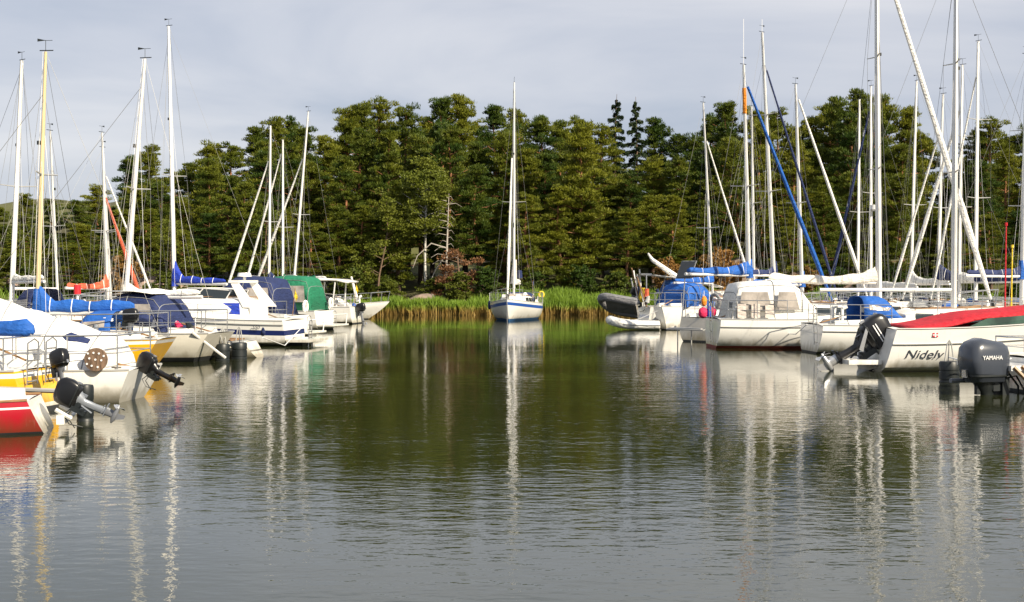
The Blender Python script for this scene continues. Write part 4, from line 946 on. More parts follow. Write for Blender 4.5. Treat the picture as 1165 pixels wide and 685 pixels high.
# B: stern with coloured buoys, orange sleeve mast, blue furled jib
th = solve_theta(790, 34, 950, 8.0, 1)
root, pt, half, sheer = sailboat('sloop with blue sail cover, orange sleeve on the mast and tilted solar panel', 790, 34, th, 8.0, 2.6, GR, Fs=.8, Fb=1.1, hull='gelcoat_grey',
    mast=(853, 846, 74), boom=3.4, boomz=2.25, cover='cloth_blue', cth=.2, jib='cloth_blue', jib_r=.075, fore=.95, band=(.80, .905), antenna=1.6, foot='cloth_blue', spr=(.5,), mr=.08)
b = MB(); b.tube([(-.05, .5, .8), (.1, .5, 2.2)], .022, 6); b.build('panel_post', 'steel', root)
b = MB(); b.box((.15, .5, 2.42), (.62, .6, .035), ry=R(-62)); b.box((.165, .5, 2.42), (.68, .66, .02), 1, ry=R(-62)); b.build('solar_panel', ['solar', 'cloth_grey'], root, smooth=False)
b = MB(); b.tube([(-.02, -.8, .5), (-.5, -.8, .42), (-.5, .8, .42), (-.02, .8, .5)], .025, 5); b.tube([(-.5, -.3, .42), (-.5, -.3, -.1)], .02, 5); b.tube([(-.5, .3, .42), (-.5, .3, -.1)], .02, 5); b.box((-.3, 0, .45), (.4, 1.4, .05)); b.build('stern_platform', 'alu_dull', root)
Xb, Yb = at(798, 34.6)
hang_fender((Xb, Yb-.4, 1.0), 'pink red ball fender hung at the stern of the solar panel sloop', 'cloth_pink', .15, .3, group=None)
hang_fender((Xb+.2, Yb-.45, .98), 'royal blue fender hung between the pink red ball and the white hull', 'cloth_royal', .08, .45, group=None)
hang_fender((Xb+.02, Yb-.5, 1.38), 'small orange float hung above the pink red ball fender', 'cloth_orange2', .09, .28, name='float', group=None, rope=.2)
hang_fender((Xb+.36, Yb-.2, 1.02), 'small pink float beside the royal blue fender', 'cloth_pink', .11, .26, name='float', group=None, rope=.4)
horseshoe(root, .05, -.85, 1.35, 'cloth_grey')

# hidden-hull boats giving the mast thicket
def back_boat(label, px, s, pxb, Lh, sign, group, **kw):
    th = solve_theta(px, s, pxb, Lh, sign); return sailboat(label, px, s, th, Lh, None, group, **kw)
back_boat('sloop whose tall mast stands right of the orange sleeved mast, navy furled jib', 812, 31, 958, 8.0, 1, GR, mast=(882, 867, 37), boom=3.0, boomz=2.25, cover='cloth_navy', cth=.12, foot='cloth_navy', jib='cloth_navy', jib_r=.055, fore=.9, spr=(.42, .7), mr=.085, antenna=.5)
back_boat('sloop with white furled jib and blue mast boot behind the beige canopied sloop', 832, 29, 992, 8.0, 1, GR, mast=(913, 905, 96), boom=2.8, boomz=1.9, cover='cloth_blue', cth=.14, foot='cloth_blue', jib='cloth_white', jib_r=.07, fore=.97, spr=(.46,), mr=.09)
root, pt, half, sheer = back_boat('small white sloop with blue cockpit tent and rounded stern left of the solar panel', 748, 27.3, 862, 6.8, 1, GR, mast=(811, 800, 117), boom=2.6, boomz=1.95, cover='cloth_blue', cth=.16, jib='cloth_white', jib_r=.05, fore=.84, spr=(.36,), mr=.06, hull='gelcoat', transom=.5, Fs=.98, Fb=1.1, bs=.22)
canopy(root, half, .9, 2.8, sheer(.2), 1.95, .85, 'cloth_blue', .6, .3, win=False)
back_boat('plain white sloop with slim mast tucked beside the orange sleeved mast', 800, 24.8, 900, 7.4, 1, GR, mast=(858, 855, 121), boom=2.6, boomz=2.3, cover='cloth_blue', cth=.12, jib=None, spr=(.5,), mr=.075)
# across the jetty, bows pointing left
RB, _, _, _ = back_boat('white sloop with navy and white spiral furled jib leaning left to right', 1070, 26, 940, 7.6, -1, GR, mast=(991, 991, 98), boom=3.0, cover='cloth_white', jib='cloth_navy', jib_stripe='decal_white', jib_r=.075, fore=.92, spr=(.5,), mr=.075, theta0=0)
back_boat('white yacht with plain slim mast left of the white radar', 1062, 24.5, 950, 7.4, -1, GR, mast=(976, 978, 113), boom=2.6, cover='cloth_white', jib=None, spr=(.45,), mr=.075)
back_boat('white sloop with white sail bundle behind the thick tall mast', 1135, 27, 1010, 7.6, -1, GR, mast=(1036, 1043, 92), boom=2.8, boomz=1.9, cover='cloth_white', cth=.2, ctall=1.2, jib=None, spr=(.45,), mr=.07)
back_boat('sloop with long navy sail cover right of the second thick mast', 1180, 28, 1008, 8.0, -1, GR, mast=(1067, 1073, 107), boom=3.4, boomz=2.1, cover='cloth_navy', cth=.24, ctall=.8, jib='cloth_white', jib_r=.06, fore=.86, spr=(.45,), mr=.08)
back_boat('tall rigged sloop with white furled jib just right of the second thick mast', 1230, 29.5, 1022, 8.6, -1, GR, mast=(1091, 1095, 74), boom=3.2, boomz=2.0, cover='cloth_white', jib='cloth_white', jib_r=.09, fore=.84, spr=(.4, .7), mr=.08)
back_boat('sloop with tall mast and navy sail cover near the right edge', 1240, 31.5, 1056, 8.2, -1, GR, mast=(1110, 1113, 47), boom=2.6, boomz=2.0, cover='cloth_navy', jib='cloth_white', jib_r=.05, fore=.9, spr=(.4, .7), mr=.085)
back_boat('sloop at the right edge with blue mast boot and sail cover', 1040, 34, 1260, 8.4, 1, GR, mast=(1162, 1168, 62), boom=2.4, boomz=2.2, cover='cloth_navy', foot='cloth_blue', cth=.14, jib=None, spr=(.4, .7), mr=.09)
# radar on the slim mast
mz = zat(RB, 4.0, 236); MB().tube([(axis_x(RB, 991)-.28, 0, mz-.1), (axis_x(RB, 991)-.28, 0, mz+.12)], [.28, .25], 14).build('radar', 'gelcoat', RB)
MB().box((axis_x(RB, 991)-.15, 0, mz-.14), (.35, .1, .05)).build('radar_bracket', 'alu', RB)
# far end of right row: cluttered boat with hoisted grey dinghy, tender
root, pt, half, sheer = sailboat('cluttered white cruiser with blue tent, yellow bags and poles at the far right row end', 722, 24.3, 42, 8.0, 2.7, GR, Fs=.95, Fb=1.2, mast=None, cabin=(2.4, 5.6, .5)) if False else (None,)*4
def cruiser():
    root, pt, half, sheer = motorboat('cluttered white cruiser with yellow bag and stern poles, far end of the right row', 730, 25, 8, 7.6, 2.7, GR, Fs=.9, Fb=1.25)
    trunk_cabin(root, pt, half, sheer, 7.6, 2.6, 5.6, .6)
    canopy(root, half, .9, 2.9, .95, 2.15, 1.0, 'cloth_blue', .5, .3, win=False)
    b = MB(); b.tube([(0, -1, .9), (0, -.95, 2.3), (0, .95, 2.3), (0, 1, .9)], .03, 6); b.box((0, -.5, 2.36), (.5, .9, .05)); b.build('stern_arch', 'steel', root)
    rr = random.Random(3)
    for k in range(6):
        y = -1+.4*k; b = MB(); b.tube([(.0, y, .9), (-.35+rr.uniform(-.2, .2), y+rr.uniform(-.2, .2), 2.0+rr.uniform(0, .7))], rr.uniform(.018, .05), 6)
        b.build('pole', rr.choice(['teak', 'alu', 'decal_white', 'cloth_grey']), root)
    b = MB(); b.tube([(-.05, -.4, 1.75), (-.05, -.4, 1.3), (-.05, -.4, 1.1)], [.1, .2, .1], 8); b.build('deck_bag', 'cloth_yellow', root)
    b = MB(); b.tube([(-.02, .1, 1.8), (-.02, .1, 1.2)], [.14, .11], 8); b.build('deck_bag', 'cloth_navy', root)
    b = MB(); b.tube([(0, -1.0, 1.7), (0, -.95, 1.2)], [.1, .12], 8); b.build('deck_bag', 'cloth_orange', root)
    for k in range(9):
        c = MB(); p_ = (rr.uniform(-.1, 2.3), -1.05+rr.uniform(-.12, .1), rr.uniform(.95, 1.5)); q_ = (p_[0]+rr.uniform(-.25, .25), p_[1], p_[2]+rr.uniform(.1, .35)); c.tube([p_, q_], [rr.uniform(.05, .13), rr.uniform(.03, .1)], 8)
        c.build('deck_gear', rr.choice(['rubber', 'cloth_grey', 'cloth_white', 'cloth_navy', 'teak', 'cloth_orange', 'alu_dull']), root)
    horseshoe(root, -.05, .75, 1.5, 'cloth_white', .2); horseshoe(root, 1.5, -1.25, 1.45, 'cloth_white', .22, yaw=1.57)
    outboard(root, (-.05, .9, 1.3), 20, .7, 'cowl_black')
    outboard(root, (-.05, -.1, .95), 65, .8, 'cowl_silver')
    b = MB(); b.loft([[(1.2-.8, -.9, 2.3), (1.2-.8, .9, 2.3)], [(2.6, -.9, 2.05), (2.6, .9, 2.05)], [(3.6, -.85, 1.75), (3.6, .85, 1.75)]], False, False); c = b.build('awning', 'cloth_white', root); c.modifiers.new('t', 'SOLIDIFY').thickness = .03
    b = MB(); b.tube([(2.2, -.8, 1.7), (.3, -.8, 3.0), (0.1, -.8, 3.3)], [.16, .09, .04], 8); b.build('raised_canvas', 'cloth_white', root)
    rails(root, pt, sheer, 7.6, h=.6)
cruiser()
def inflatable(label, px, s, theta, Lh, mt, z=.22, tiltx=0, tilty=0, motor=None, name='inflatable_dinghy'):
    x, y = at(px, s); root = empty(name, (x, y, z), R(theta), label, 'dinghy'); root.rotation_euler = (R(tiltx), R(tilty), R(theta))
    b = MB(); W = .55; pts = [(0, W, 0), (.3, W, 0), (Lh*.6, W, .02), (Lh*.85, W*.75, .1), (Lh, 0, .2), (Lh*.85, -W*.75, .1), (Lh*.6, -W, .02), (.3, -W, 0), (0, -W, 0)]
    P_ = [Vector(q) for q in pts]; sm_ = []
    for i in range(len(P_)-1):
        a0 = P_[max(0, i-1)]; a1 = P_[i]; a2 = P_[i+1]; a3 = P_[min(len(P_)-1, i+2)]
        for k in range(4):
            u = k/4; sm_.append(.5*((2*a1)+(a2-a0)*u+(2*a0-5*a1+4*a2-a3)*u*u+(-a0+3*a1-3*a2+a3)*u**3))
    sm_.append(P_[-1]); b.tube(sm_, [.09]+[.19]*(len(sm_)-2)+[.09], 12); tb = b.build('tube', mt, root)
    MB().tube([q+Vector((0, 0, .0))+Vector((0, .19 if q.y > 0 else -.19, 0)) for q in sm_ if abs(q.y) > .4][:11], .02, 5).build('rub_strake', 'cloth_grey', tb)
    f = MB(); f.box((Lh*.42, 0, -.1), (Lh*.8, W*1.7, .05)); f.build('floor', 'rib_grey', root); t = MB(); t.box((.12, 0, .05), (.04, W*1.6, .4)); t.build('transom', 'planks', root); t = MB(); t.box((Lh*.4, 0, .14), (.22, W*1.9, .03)); t.build('thwart', 'teak', root)
    if motor: outboard(root, (.08, 0, .25), motor, .7, 'cowl_grey')
    return root
inflatable('white inflatable tender lying on the water at the far right row end', 750, 27, 178, 2.3*0.9, 'cloth_white', .2, name='inflatable_tender')
inflatable('grey inflatable dinghy hoisted above the water with its motor, far end of the right row', 726, 26, 165, 1.7, 'rib_grey', .85, tiltx=30, tilty=-8)
def outb_stand(): pass

# ------------------------------------------------------------------ left side, near to far
root, pt, half, sheer = sailboat('small red hulled sailboat with white transom and raised silver outboard, nearest at the left', 62, 82, 164, 6.4, 2.1, GL, Fs=.46, Fb=.75, hull='hull_red', stripe='gelcoat', stripe_z=(.075, .10), bottom='antifoul_black', boot_z=.03, transom=-.28, transom_mat='gelcoat', bs=.7, rail='teak',
    mast=(0, 0, 0), xm=3.6, xt=3.5, cover=None, boom=0, cabin=(2.2, 4.6, .25)) if False else (None,)*4
def red_boat():
    p = dict(L=6.4, B=1.9, Fs=.44, Fb=.72, hull='hull_red', stripe='gelcoat', stripe_z=(.075, .10), bottom='antifoul_black', boot_z=.03, transom=-.30, transom_mat='gelcoat', bs=.62, rail='teak')
    root = place(65, 84, 190, 'small red hulled boat with white transom and raised silver outboard, nearest at the left', 'sailboat', GL, 'sailing_boat')
    pt, half, sheer = make_hull(root, p); coaming(root, pt, half, sheer, 6.4, .5, 2.2, .16); trunk_cabin(root, pt, half, sheer, 6.4, 2.3, 4.8, .26)
    b = MB(); b.box((-.08, .05, .16), (.10, .5, .12), 0); b.tube([(-.02, -.15, .32), (-.22, -.1, .22), (-.2, .25, .18), (-.02, .3, .3)], .03, 6); b.build('motor_bracket', 'deck_white', root)
    outboard(root, (-.30, .20, .30), 64, .66, 'cowl_black', 'cowl_silver', 'leg_grey', rz=-8, slim=.8)
    rails(root, pt, sheer, 6.4, stern=False, h=.4); return root
red_boat()
root = None
def yellow_near():
    Lh = 7.0; p = dict(L=Lh, B=2.2, Fs=.66, Fb=.9, hull='hull_yellow', stripe='gelcoat', stripe_z=(.03, .10), bottom='antifoul_black', boot_z=.08, boot='gelcoat', transom=-.2, bs=.62)
    root = place(54, 74, 172, 'yellow hulled sailboat with steel stern ladder and small black outboard behind the red boat', 'sailboat', GL)
    pt, half, sheer = make_hull(root, p); coaming(root, pt, half, sheer, Lh, .4, 2.3, .18); trunk_cabin(root, pt, half, sheer, Lh, 2.3, 5.2, .34)
    rails(root, pt, sheer, Lh, h=.5); ladder(root, .1, .3, .45, 1.08, .02); ladder(root, .1, -.3, .45, 1.08, .02)
    outboard(root, (-.36, .45, .66), 14, .54, 'cowl_black', rz=-20)
    boom(root, 2.9, .25, 1.23, 1.23); sailcover(root, 2.95, .22, 1.21, 1.18, 'cloth_blue', .19, .02, 4, .3, .13)
    MB().tube([(3.0, 0, .9), (3.05, 0, 1.9)], .06, 8).build('mast', 'alu', root)
    b = MB(); b.tube([(.3, .1, .8), (.8, .1, 1.0), (1.3, .05, 1.0)], .018, 5); b.build('tiller', 'teak', root)
yellow_near()
def white_c():
    Lh = 8.0
    root, pt, half, sheer = sailboat('white sloop under a large white tarpaulin with a dotted brown disc on its stern rail', 166, 67, 176, Lh, 2.6, GL, Fs=.55, Fb=.95, transom=.35, bs=.66, bottom='antifoul_black', boot_z=-.01, cabin=(1.9, 6.0, .42), nwin=3)
    tent(root, .5, 3.4, sheer(.1)+.01, 1.12, 2.0, .98, 'cloth_white', 'tarpaulin')
    o = outboard(root, (-.24, .35, .44), 62, .62, 'cowl_black', 'cowl_black', 'cowl_black', rz=-12, slim=.8)
    b = MB(); n = 24; c = Vector((.48, 1.02, .74)); b.prism([c+Vector((math.cos(2*math.pi*i/n)*.19, 0, math.sin(2*math.pi*i/n)*.19)) for i in range(n)], (0, .05, 0)); 
    d = b.build('stern_disc', 'bark', root, ang=30); dd = MB()
    for q, (u, v) in enumerate([(0, 0), (.5, .1), (-.5, -.05), (.15, .55), (-.3, .5), (.3, -.5), (-.2, -.6), (.7, -.35), (-.7, .3), (.62, .5)]):
        k = Vector((u*.2, .056, v*.2)); dd.prism([c+k+Vector((math.cos(i)*.018, 0, math.sin(i)*.018)) for i in [j*.785 for j in range(8)]], (0, .006, 0))
    dd.build('disc_dots', 'decal_white', d)
white_c()
def yellow_wood():
    Lh = 7.2
    root, pt, half, sheer = sailboat('yellow hulled sailboat with varnished wooden mast and bright blue sail cover', 190, 50, 176, Lh, 2.3, GL, Fs=.72, Fb=.9, hull='hull_yellow', stripe='gelcoat', stripe_z=(.02, .10), bottom='antifoul_black', boot_z=.05, transom=.6, bs=.6,
        mast=(42, 52, 59), mastmat='wood_mast', mr=.07, boom=2.35, boomz=1.30, cover='cloth_blue', cth=.17, ctall=.8, csag=.02, cend=.13, jib=None, spr=(.55,), fore=.85, cabin=(1.9, 5.2, .34), foot='cloth_blue')
    sprayhood(root, half, sheer, Lh, 1.05, 2.2, sheer(.2)+.0, .66, .78, 'cloth_blue')
    outboard(root, (.75, .65, 1.05), 0, .62, 'cowl_black')
yellow_wood()
def grey_e():
    Lh = 7.6
    root, pt, half, sheer = sailboat('pale grey sailboat with black waterline, navy cockpit tent and strongly raked white mast', 252, 45, 166, Lh, 2.5, GL, Fs=.72, Fb=.98, hull='gelcoat_cream', bottom='antifoul_black', boot='antifoul_black', boot_z=.06, transom=.7, bs=.6, cabin=(2.2, 5.4, .36),
        mast=(141, 165, 67), mr=.075, boom=2.2, boomz=1.6, cover='cloth_white', cth=.13, jib=None, spr=(.5,), fore=.9)
    canopy(root, half, 1.05, 3.4, .76, 1.72, .92, 'cloth_navy', .9, .45)
    b = MB(); b.loft([[(x, s_*.8, z) for s_ in (-1, -.5, 0, .5, 1)] for x, z in ((1.5, 1.70), (2.0, 1.76), (3.0, 1.76))], False, False); b.build('canopy_top', 'cloth_white', root).modifiers.new('t', 'SOLIDIFY').thickness = .02
    b = MB(); b.tube([(.35, .9, .75), (.0, .5, .35), (-.2, .2, .1)], .035, 6); b.build('stern_strut', 'alu', root)
    for k, (m_, x, y) in enumerate([('cloth_pink', .9, .5), ('cloth_navy', .7, .3), ('rubber', .55, .6), ('cloth_white', 1.1, .2)]):
        b = MB(); b.tube([(x, y, .85), (x+.1, y, 1.0)], [.11, .05], 8); b.build('cushion', m_, root)
grey_e()
mfloat(253, 44.5, 'left one of two black mooring floats beside the pale grey stern', boomdir=-1, r_=.19, h=.42)
mfloat(272, 43.5, 'right one of two black mooring floats beside the pale grey stern', boomdir=-1, r_=.21, h=.42)
mfloat(97, 79, 'tall black mooring float behind the raised silver outboard of the red boat', boomdir=-1, r_=.12, h=.52, top=False)
mfloat(146, 66, 'black mooring float under the white sloop with the tarpaulin', boomdir=-1, r_=.09, h=.12, top=False)
def dinghy():
    p = dict(L=3.2, B=1.35, Fs=.42, Fb=.6, hull='gelcoat_cream', bs=.75, bottom='gelcoat_grey', boot_z=.08, rake=.5, draft=.2)
    root = place(299, 42.6, 172, 'small white rowing dinghy between the pale grey stern and the white motor cruiser', 'dinghy', None, 'rowing_dinghy'); pt, half, sheer = make_hull(root, p)
    for x in (.8, 1.8): MB().box((x, 0, .46), (.2, 1.1, .03)).build('thwart', 'teak', root)
    b = MB(); b.tube([(.4, .3, .50), (2.4, .35, .52)], .02, 6); b.build('oar', 'teak', root)
dinghy()
def white_motor():
    Lh = 7.4
    root, pt, half, sheer = motorboat('white motor cruiser with navy hull stripe and bathing platform', 338, 35.5, 172, Lh, 2.7, GL, 'navy_paint', Fs=.78, Fb=1.15, stripe_z=(.30, .46), rub=.12, dip=-.02)
    trunk_cabin(root, pt, half, sheer, Lh, 1.3, 5.6, .60, 'gelcoat', nwin=1, wf=.84, front=2.2, win='cloth_royal')
    zt = windscreen(root, half, sheer, Lh, 3.2, 4.0, .42, wf=.68)
    for c in root.children:
        if c.name.startswith('windscreen'): c.location.z = .45
    b = MB(); b.box((-.35, 0, .16), (.75, 2.2, .09)); b.box((-.1, 0, .05), (.5, 1.2, .2), 1); b.build('bathing_platform', ['gelcoat', 'rubber'], root)
    b = MB()
    for s_ in (1, -1): b.prism([(1.0, s_*1.05, 1.2), (1.45, s_*1.05, 1.2), (1.9, s_*.95, 2.0), (1.65, s_*.95, 2.0)], (0, -s_*.06, 0))
    b.box((1.78, 0, 2.02), (.34, 1.95, .08)); b.tube([(1.75, 0, 2.05), (1.75, 0, 2.2)], .05, 6); b.tube([(1.75, 0, 2.18), (1.75, 0, 2.3)], [.24, .2], 12); b.build('radar_arch', 'gelcoat', root)
    rails(root, pt, sheer, Lh, stern=False, h=.45); ladder(root, -.6, .6, .0, .75, .02)
    q = pt(.05, .45, 1)
    text_mesh('hull_lettering', '550', .16, 'cowl_grey', root, Matrix.Translation((.95, half(.12)*1.0+.02, .58)) @ Matrix.Rotation(R(180), 4, 'Z') @ Matrix.Rotation(R(90), 4, 'X'), shear=.3)
white_motor()
back_boat('sloop with royal blue sail cover sloping down from a tall white mast', 322, 33, 145, 7.6, -1, GL, mast=(199, 192, 30), boom=2.55, boomz=1.95, boomrise=-.02, cover='cloth_royal', cth=.17, ctall=1.1, foot='cloth_royal', jib=None, spr=(.46,), mr=.085)
def canopy_boat(label, px, s, cm, pos, H=1.0, **kw):
    Lh = 6.8; root, pt, half, sheer = motorboat(label, px, s, 166, Lh, 2.5, GL, **kw)
    trunk_cabin(root, pt, half, sheer, Lh, 2.6, 5.4, .45, 'gelcoat')
    canopy(root, half, pos[0], pos[1], sheer(.2)+.02, pos[2], half(.2)*.86, cm, .9, .3)
    b = MB(); b.box((-.3, 0, .2), (.6, 2.0, .07)); b.tube([(-.55, .8, .2), (-.6, .8, .65), (-.6, -.8, .65), (-.55, -.8, .2)], .018, 5); b.build('bathing_platform', 'gelcoat', root)
    rails(root, pt, sheer, Lh, stern=False, h=.45); ladder(root, -.55, .5, .1, .75, -.02); horseshoe(root, .1, -.7, 1.1, 'cloth_white', .16); return root, pt, half, sheer
r_, pt, half, sheer = canopy_boat('white motor boat with navy canopy', 342, 31.5, 'cloth_navy', (.5, 3.2, 2.18))
flagstaff(r_, .1, .5, .8, 1.0, 'cloth_yellow', .1)
r_, pt, half, sheer = canopy_boat('white motor boat with green canopy', 372, 27, 'cloth_green', (.3, 3.0, 2.25))
def hardtop():
    Lh = 7; root, pt, half, sheer = motorboat('white hardtop motor boat beyond the green canopy boat', 408, 23.5, 170, Lh, 2.5, GL)
    trunk_cabin(root, pt, half, sheer, Lh, 2.4, 5.4, .5, 'gelcoat'); 
    b = MB(); b.loft([[(x, s_*1.0, z) for s_ in (-1, -.5, 0, .5, 1)] for x, z in ((.3, 1.95), (.8, 2.05), (2.4, 2.12), (3.1, 2.0))], False, False); c = b.build('hardtop', 'gelcoat', root); c.modifiers.new('t', 'SOLIDIFY').thickness = .1
    b = MB()
    for s_ in (1, -1):
        for xx in (.9, 2.0, 2.9): b.tube([(xx+.1, s_*1.0, .95), (xx, s_*.92, 2.0)], .035, 6)
    b.build('roof_post', 'alu', root); windscreen(root, half, sheer, Lh, 2.7, 3.2, .6)
    flagstaff(root, .05, .6, .85, 1.1, 'cloth_yellow', .1); rails(root, pt, sheer, Lh, stern=True, h=.45, lines=False)
    outboard(root, (-.05, .2, .5), 10, .8, 'cowl_black')
hardtop()
back_boat('far white sloop with red mast foot and forestay leaning to the left', 372, 25, 252, 6.6, -1, GL, mast=(306, 308, 143), boom=2.4, boomz=2.0, cover='cloth_navy', jib='cloth_white', jib_r=.06, fore=.83, spr=(.45,), mr=.07)
back_boat('far white sloop with shorter mast and long white furled jib', 380, 23, 273, 6.8, -1, GL, mast=(322, 322, 159), boom=2.4, boomz=2.1, cover='cloth_green', cth=.1, jib='cloth_white', jib_r=.06, fore=.95, spr=(.45,), mr=.07)
back_boat('far white sloop with mast raked to the right above the hardtop boat', 390, 22, 284, 7.2, -1, GL, mast=(333, 351, 127), boom=2.6, boomz=2.1, cover='cloth_white', cth=.1, jib='cloth_white', jib_r=.07, fore=.78, spr=(.45,), mr=.075)
def far_bow():
    Lh = 6.6; th = 8
    root = place(302, 21.3, th, 'low white boat with its bow pointing right at the far left row end', 'sailboat', GL, 'sailing_boat'); p = dict(L=Lh, B=2.2, Fs=.75, Fb=.95, hull='gelcoat', rake=1.4, bottom='antifoul_black')
    pt, half, sheer = make_hull(root, p); trunk_cabin(root, pt, half, sheer, Lh, 2.2, 4.6, .4); rails(root, pt, sheer, Lh, h=.55)
    x = axis_x(root, 407); MB().tube([(x, 0, .95), (x-.35, 0, 2.3)], [.09, .05], 8).build('furled_sail', 'cloth_white', root)
far_bow()
xx, yy = at(406, 21.6)
hang_fender((xx, yy-1.4, .52), 'turquoise blue fender hung on the far low white bow', 'cloth_blue', .11, .75, group=None)
hang_fender((at(392, 22.3)[0], at(392, 22.3)[1], .38), 'dark blue fender left of the turquoise one', 'cloth_navy', .24, .45, group=None, rope=.5)
hang_fender((at(386, 22.5)[0], at(386, 22.5)[1], .12), 'red float on the water left of the dark blue fender', 'cloth_red', .2, .25, name='float', group=None, rope=.1)
# left jetty, far side, bows to the right
back_boat('sloop with orange sail cover and red furled jib behind the wooden mast', 10, 31, 166, 7.6, 1, GL, mast=(123, 116, 151), boom=2.4, boomz=1.75, cover='cloth_orange', cth=.16, ctall=1.3, csag=.08, jib='cloth_orange', jib_r=.075, fore=.66, spr=(.45,), mr=.07)
back_boat('white sloop with long white furled jib and twin masthead beside the orange cover', 20, 29, 178, 7.4, 1, GL, mast=(126, 117, 168), boom=2.4, cover=None, jib='cloth_white', jib_r=.05, fore=.85, spr=(.45,), mr=.07)
back_boat('small white sloop with slim mast between wooden mast and orange cover', -40, 33, 116, 6.8, 1, GL, mast=(66, 57, 149), boom=2.3, cover=None, jib=None, spr=(.45,), mr=.06, fore=.8)
back_boat('white yacht with navy arch canopy and tall white mast at the left edge', 62, 38, -80, 7.6, -1, GL, mast=(13, 25, 69), mr=.08, boom=1.9, boomz=2.0, cover='cloth_white', cth=.1, hood=('cloth_navy', .05, .25, .95), jib=None, spr=(.5,))
x, y = at(88, 31)
o = empty('fuel_post', (x, y, 0.55), 0, 'red topped white post on the jetty below the orange sail cover', 'post'); MB().tube([(0, 0, 0), (0, 0, 1.0)], .05, 8).build('shaft', 'decal_white', o); MB().tube([(0, 0, 1.0), (0, 0, 1.35)], .13, 10).build('head', 'decal_red', o)

# ------------------------------------------------------------------ jetties and lines
def jetty(x0, y0, x1, y1, label):
    d = Vector((x1-x0, y1-y0, 0)); Lj = d.length; root = empty('jetty', (x0, y0, 0), math.atan2(d.y, d.x), label, 'jetty', 'wooden jetties')
    b = MB(); n = int(Lj/.16)
    for i in range(n): b.box((i*.16+.08, 0, .50), (.145, 1.9, .05))
    b.build('deck', 'planks', root, smooth=False)
    b = MB()
    for s_ in (1, -1): b.box((Lj/2, s_*.9, .38), (Lj, .09, .17))
    b.build('beam', 'planks', root, smooth=False)
    for i in range(int(Lj/4)):
        for s_ in (1, -1): MB().tube([(i*4+1, s_*1.02, -1.5), (i*4+1, s_*1.02, 1.0)], .10, 8).build('pile', 'planks', root)
jetty(-15.6, 14, -13.4, 76, 'wooden jetty on piles behind the left row of boats')
jetty(17.4, 22, 13.0, 70, 'wooden jetty on piles behind the right row of boats')
def pole(px, s, z1, matn, label):
    x, y = at(px, s); o = empty('flagpole', (x, y, .5), 0, label, 'pole'); MB().tube([(0, 0, 0), (.05, 0, z1)], [.03, .02], 6).build('staff', matn, o)
    MB().tube([(.05, 0, z1-.02), (.05, 0, z1+.08)], .045, 8).build('finial', matn, o)
pole(1143, 36, 3.3, 'cloth_red', 'slim red pole near the right edge')
pole(1150, 36, 2.6, 'cloth_yellow', 'slim yellow pole beside the red pole near the right edge')
# masts of boats cut off by the left edge are outside the picture
def mooring_line(a_, b_, label):
    a_, b_ = Vector(a_), Vector(b_); c = (a_+b_)/2-Vector((0, 0, (a_-b_).length*.06)); o = MB().tube([a_, a_.lerp(c, .6), c, b_.lerp(c, .6), b_], .014, 5).build('mooring_line', 'decal_white')
    tag(o, label, 'rope', 'mooring lines')

def W(px, s, z): x, y = at(px, s); return (x, y, z)
for a_, c_, lb in [(W(918, 40, .8), W(893, 37.6, .45), 'white line from the blue sprayhood sloop stern to the float beside it'),
                   (W(986, 50, .85), W(1028, 45.2, .4), 'white line behind the lettered speedboat stern'),
                   (W(1150, 62, .6), W(1080, 57, .5), 'white line from the near platform to the black float'),
                   (W(250, 45, .7), W(253, 44.5, .45), 'short line from the pale stern to the left black float'),
                   (W(165, 67, .55), W(146, 66, .2), 'short line under the white sloop with the tarpaulin'),
                   (W(62, 84, .4), W(97, 79, .5), 'line from the red boat to the tall black float'),
                   (W(345, 35.5, .6), W(299, 42, .5), 'line from the dinghy to the white motor cruiser'),
                   (W(748, 27.3, .8), W(705, 27, .3), 'painter of the white inflatable tender')]:
    mooring_line(a_, c_, lb)
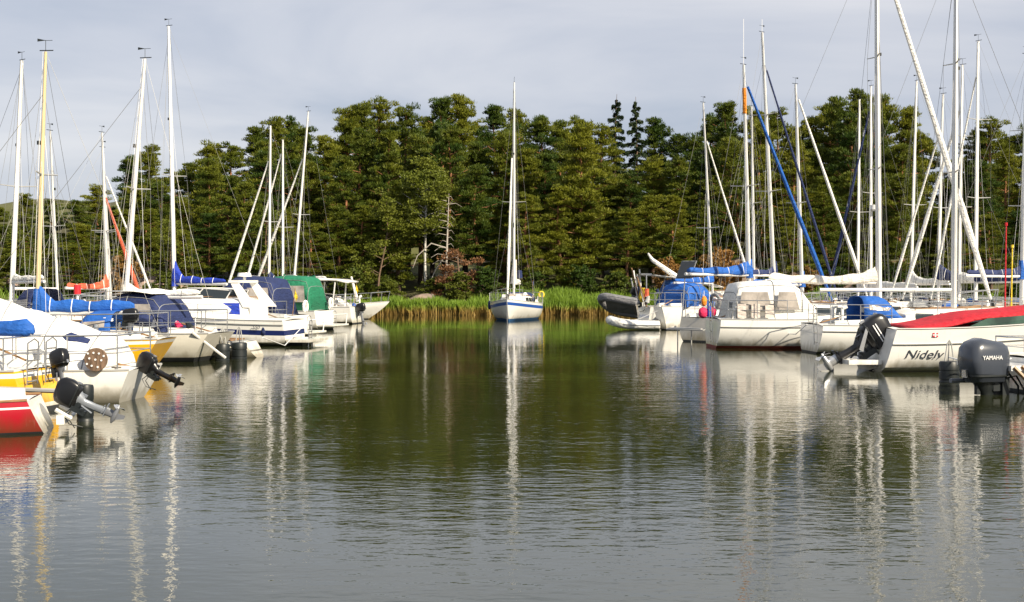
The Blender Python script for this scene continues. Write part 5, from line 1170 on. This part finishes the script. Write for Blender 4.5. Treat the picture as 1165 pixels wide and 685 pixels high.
# deck gear on the sailing boats: winches, coiled lines, vents, folded cloth
gr_ = random.Random(77)
for rt_ in [o for o in COL.objects if o.type == 'EMPTY' and o.name.startswith('sailing_boat')]:
    hull = [c for c in rt_.children if c.name.startswith('hull')]
    if not hull: continue
    xs = [v.co.x for v in hull[0].data.vertices]; Lb = max(xs); zs = max(v.co.z for v in hull[0].data.vertices if v.co.x < Lb*.3)
    for k in range(5):
        x = gr_.uniform(.3, Lb*.8); y = gr_.choice((-1, 1))*gr_.uniform(.35, .75)*(1 if x < Lb*.5 else .55); kind = gr_.randrange(4); b = MB(); z = zs+.03
        if kind == 0: b.tube([(x, y, z), (x, y, z+.42)], .045, 8); b.tube([(x, y, z+.40), (x+.12, y, z+.46)], [.06, .075], 8); nm, mt_ = 'deck_vent', 'gelcoat'
        elif kind == 1: b.tube([(x+math.cos(i*.7)*.13, y+math.sin(i*.7)*.13, z+.34+.004*i) for i in range(22)], .014, 5); nm, mt_ = 'coiled_line', gr_.choice(['decal_white', 'cloth_blue', 'cloth_red'])
        elif kind == 2: b.tube([(x-.3, y, z+.36), (x, y+.03, z+.42), (x+.3, y, z+.36)], [.07, .12, .06], 8); nm, mt_ = 'folded_cloth', gr_.choice(['cloth_white', 'cloth_navy', 'cloth_grey', 'cloth_blue'])
        else: b.box((x, y, z+.36), (.4, .22, .16), rz=gr_.uniform(-.3, .3)); nm, mt_ = 'deck_box', gr_.choice(['gelcoat', 'teak', 'cloth_grey'])
        b.build(nm, mt_, rt_)
for px, s, z, mt_, lb in [(842, 37.6, .55, 'cloth_white', 'white fender on the hull under the beige canopied cockpit'), (955, 40.8, .5, 'cloth_white', 'white fender hung low on the hull behind the raised black outboard'),
                          (222, 45.6, .5, 'cloth_white', 'white fender hung on the pale grey hull with the raked mast'), (300, 36.3, .55, 'cloth_navy', 'navy fender hung on the white motor cruiser beside its stripe'),
                          (612, 21.2, .6, 'cloth_grey', 'grey fender hung on the right side of the anchored sloop'), (557, 20.9, .75, 'cloth_navy', 'dark fender hung on the left side of the anchored sloop')]:
    x, y = at(px, s); hang_fender((x, y, z), lb, mt_, .09, .42, group=None)
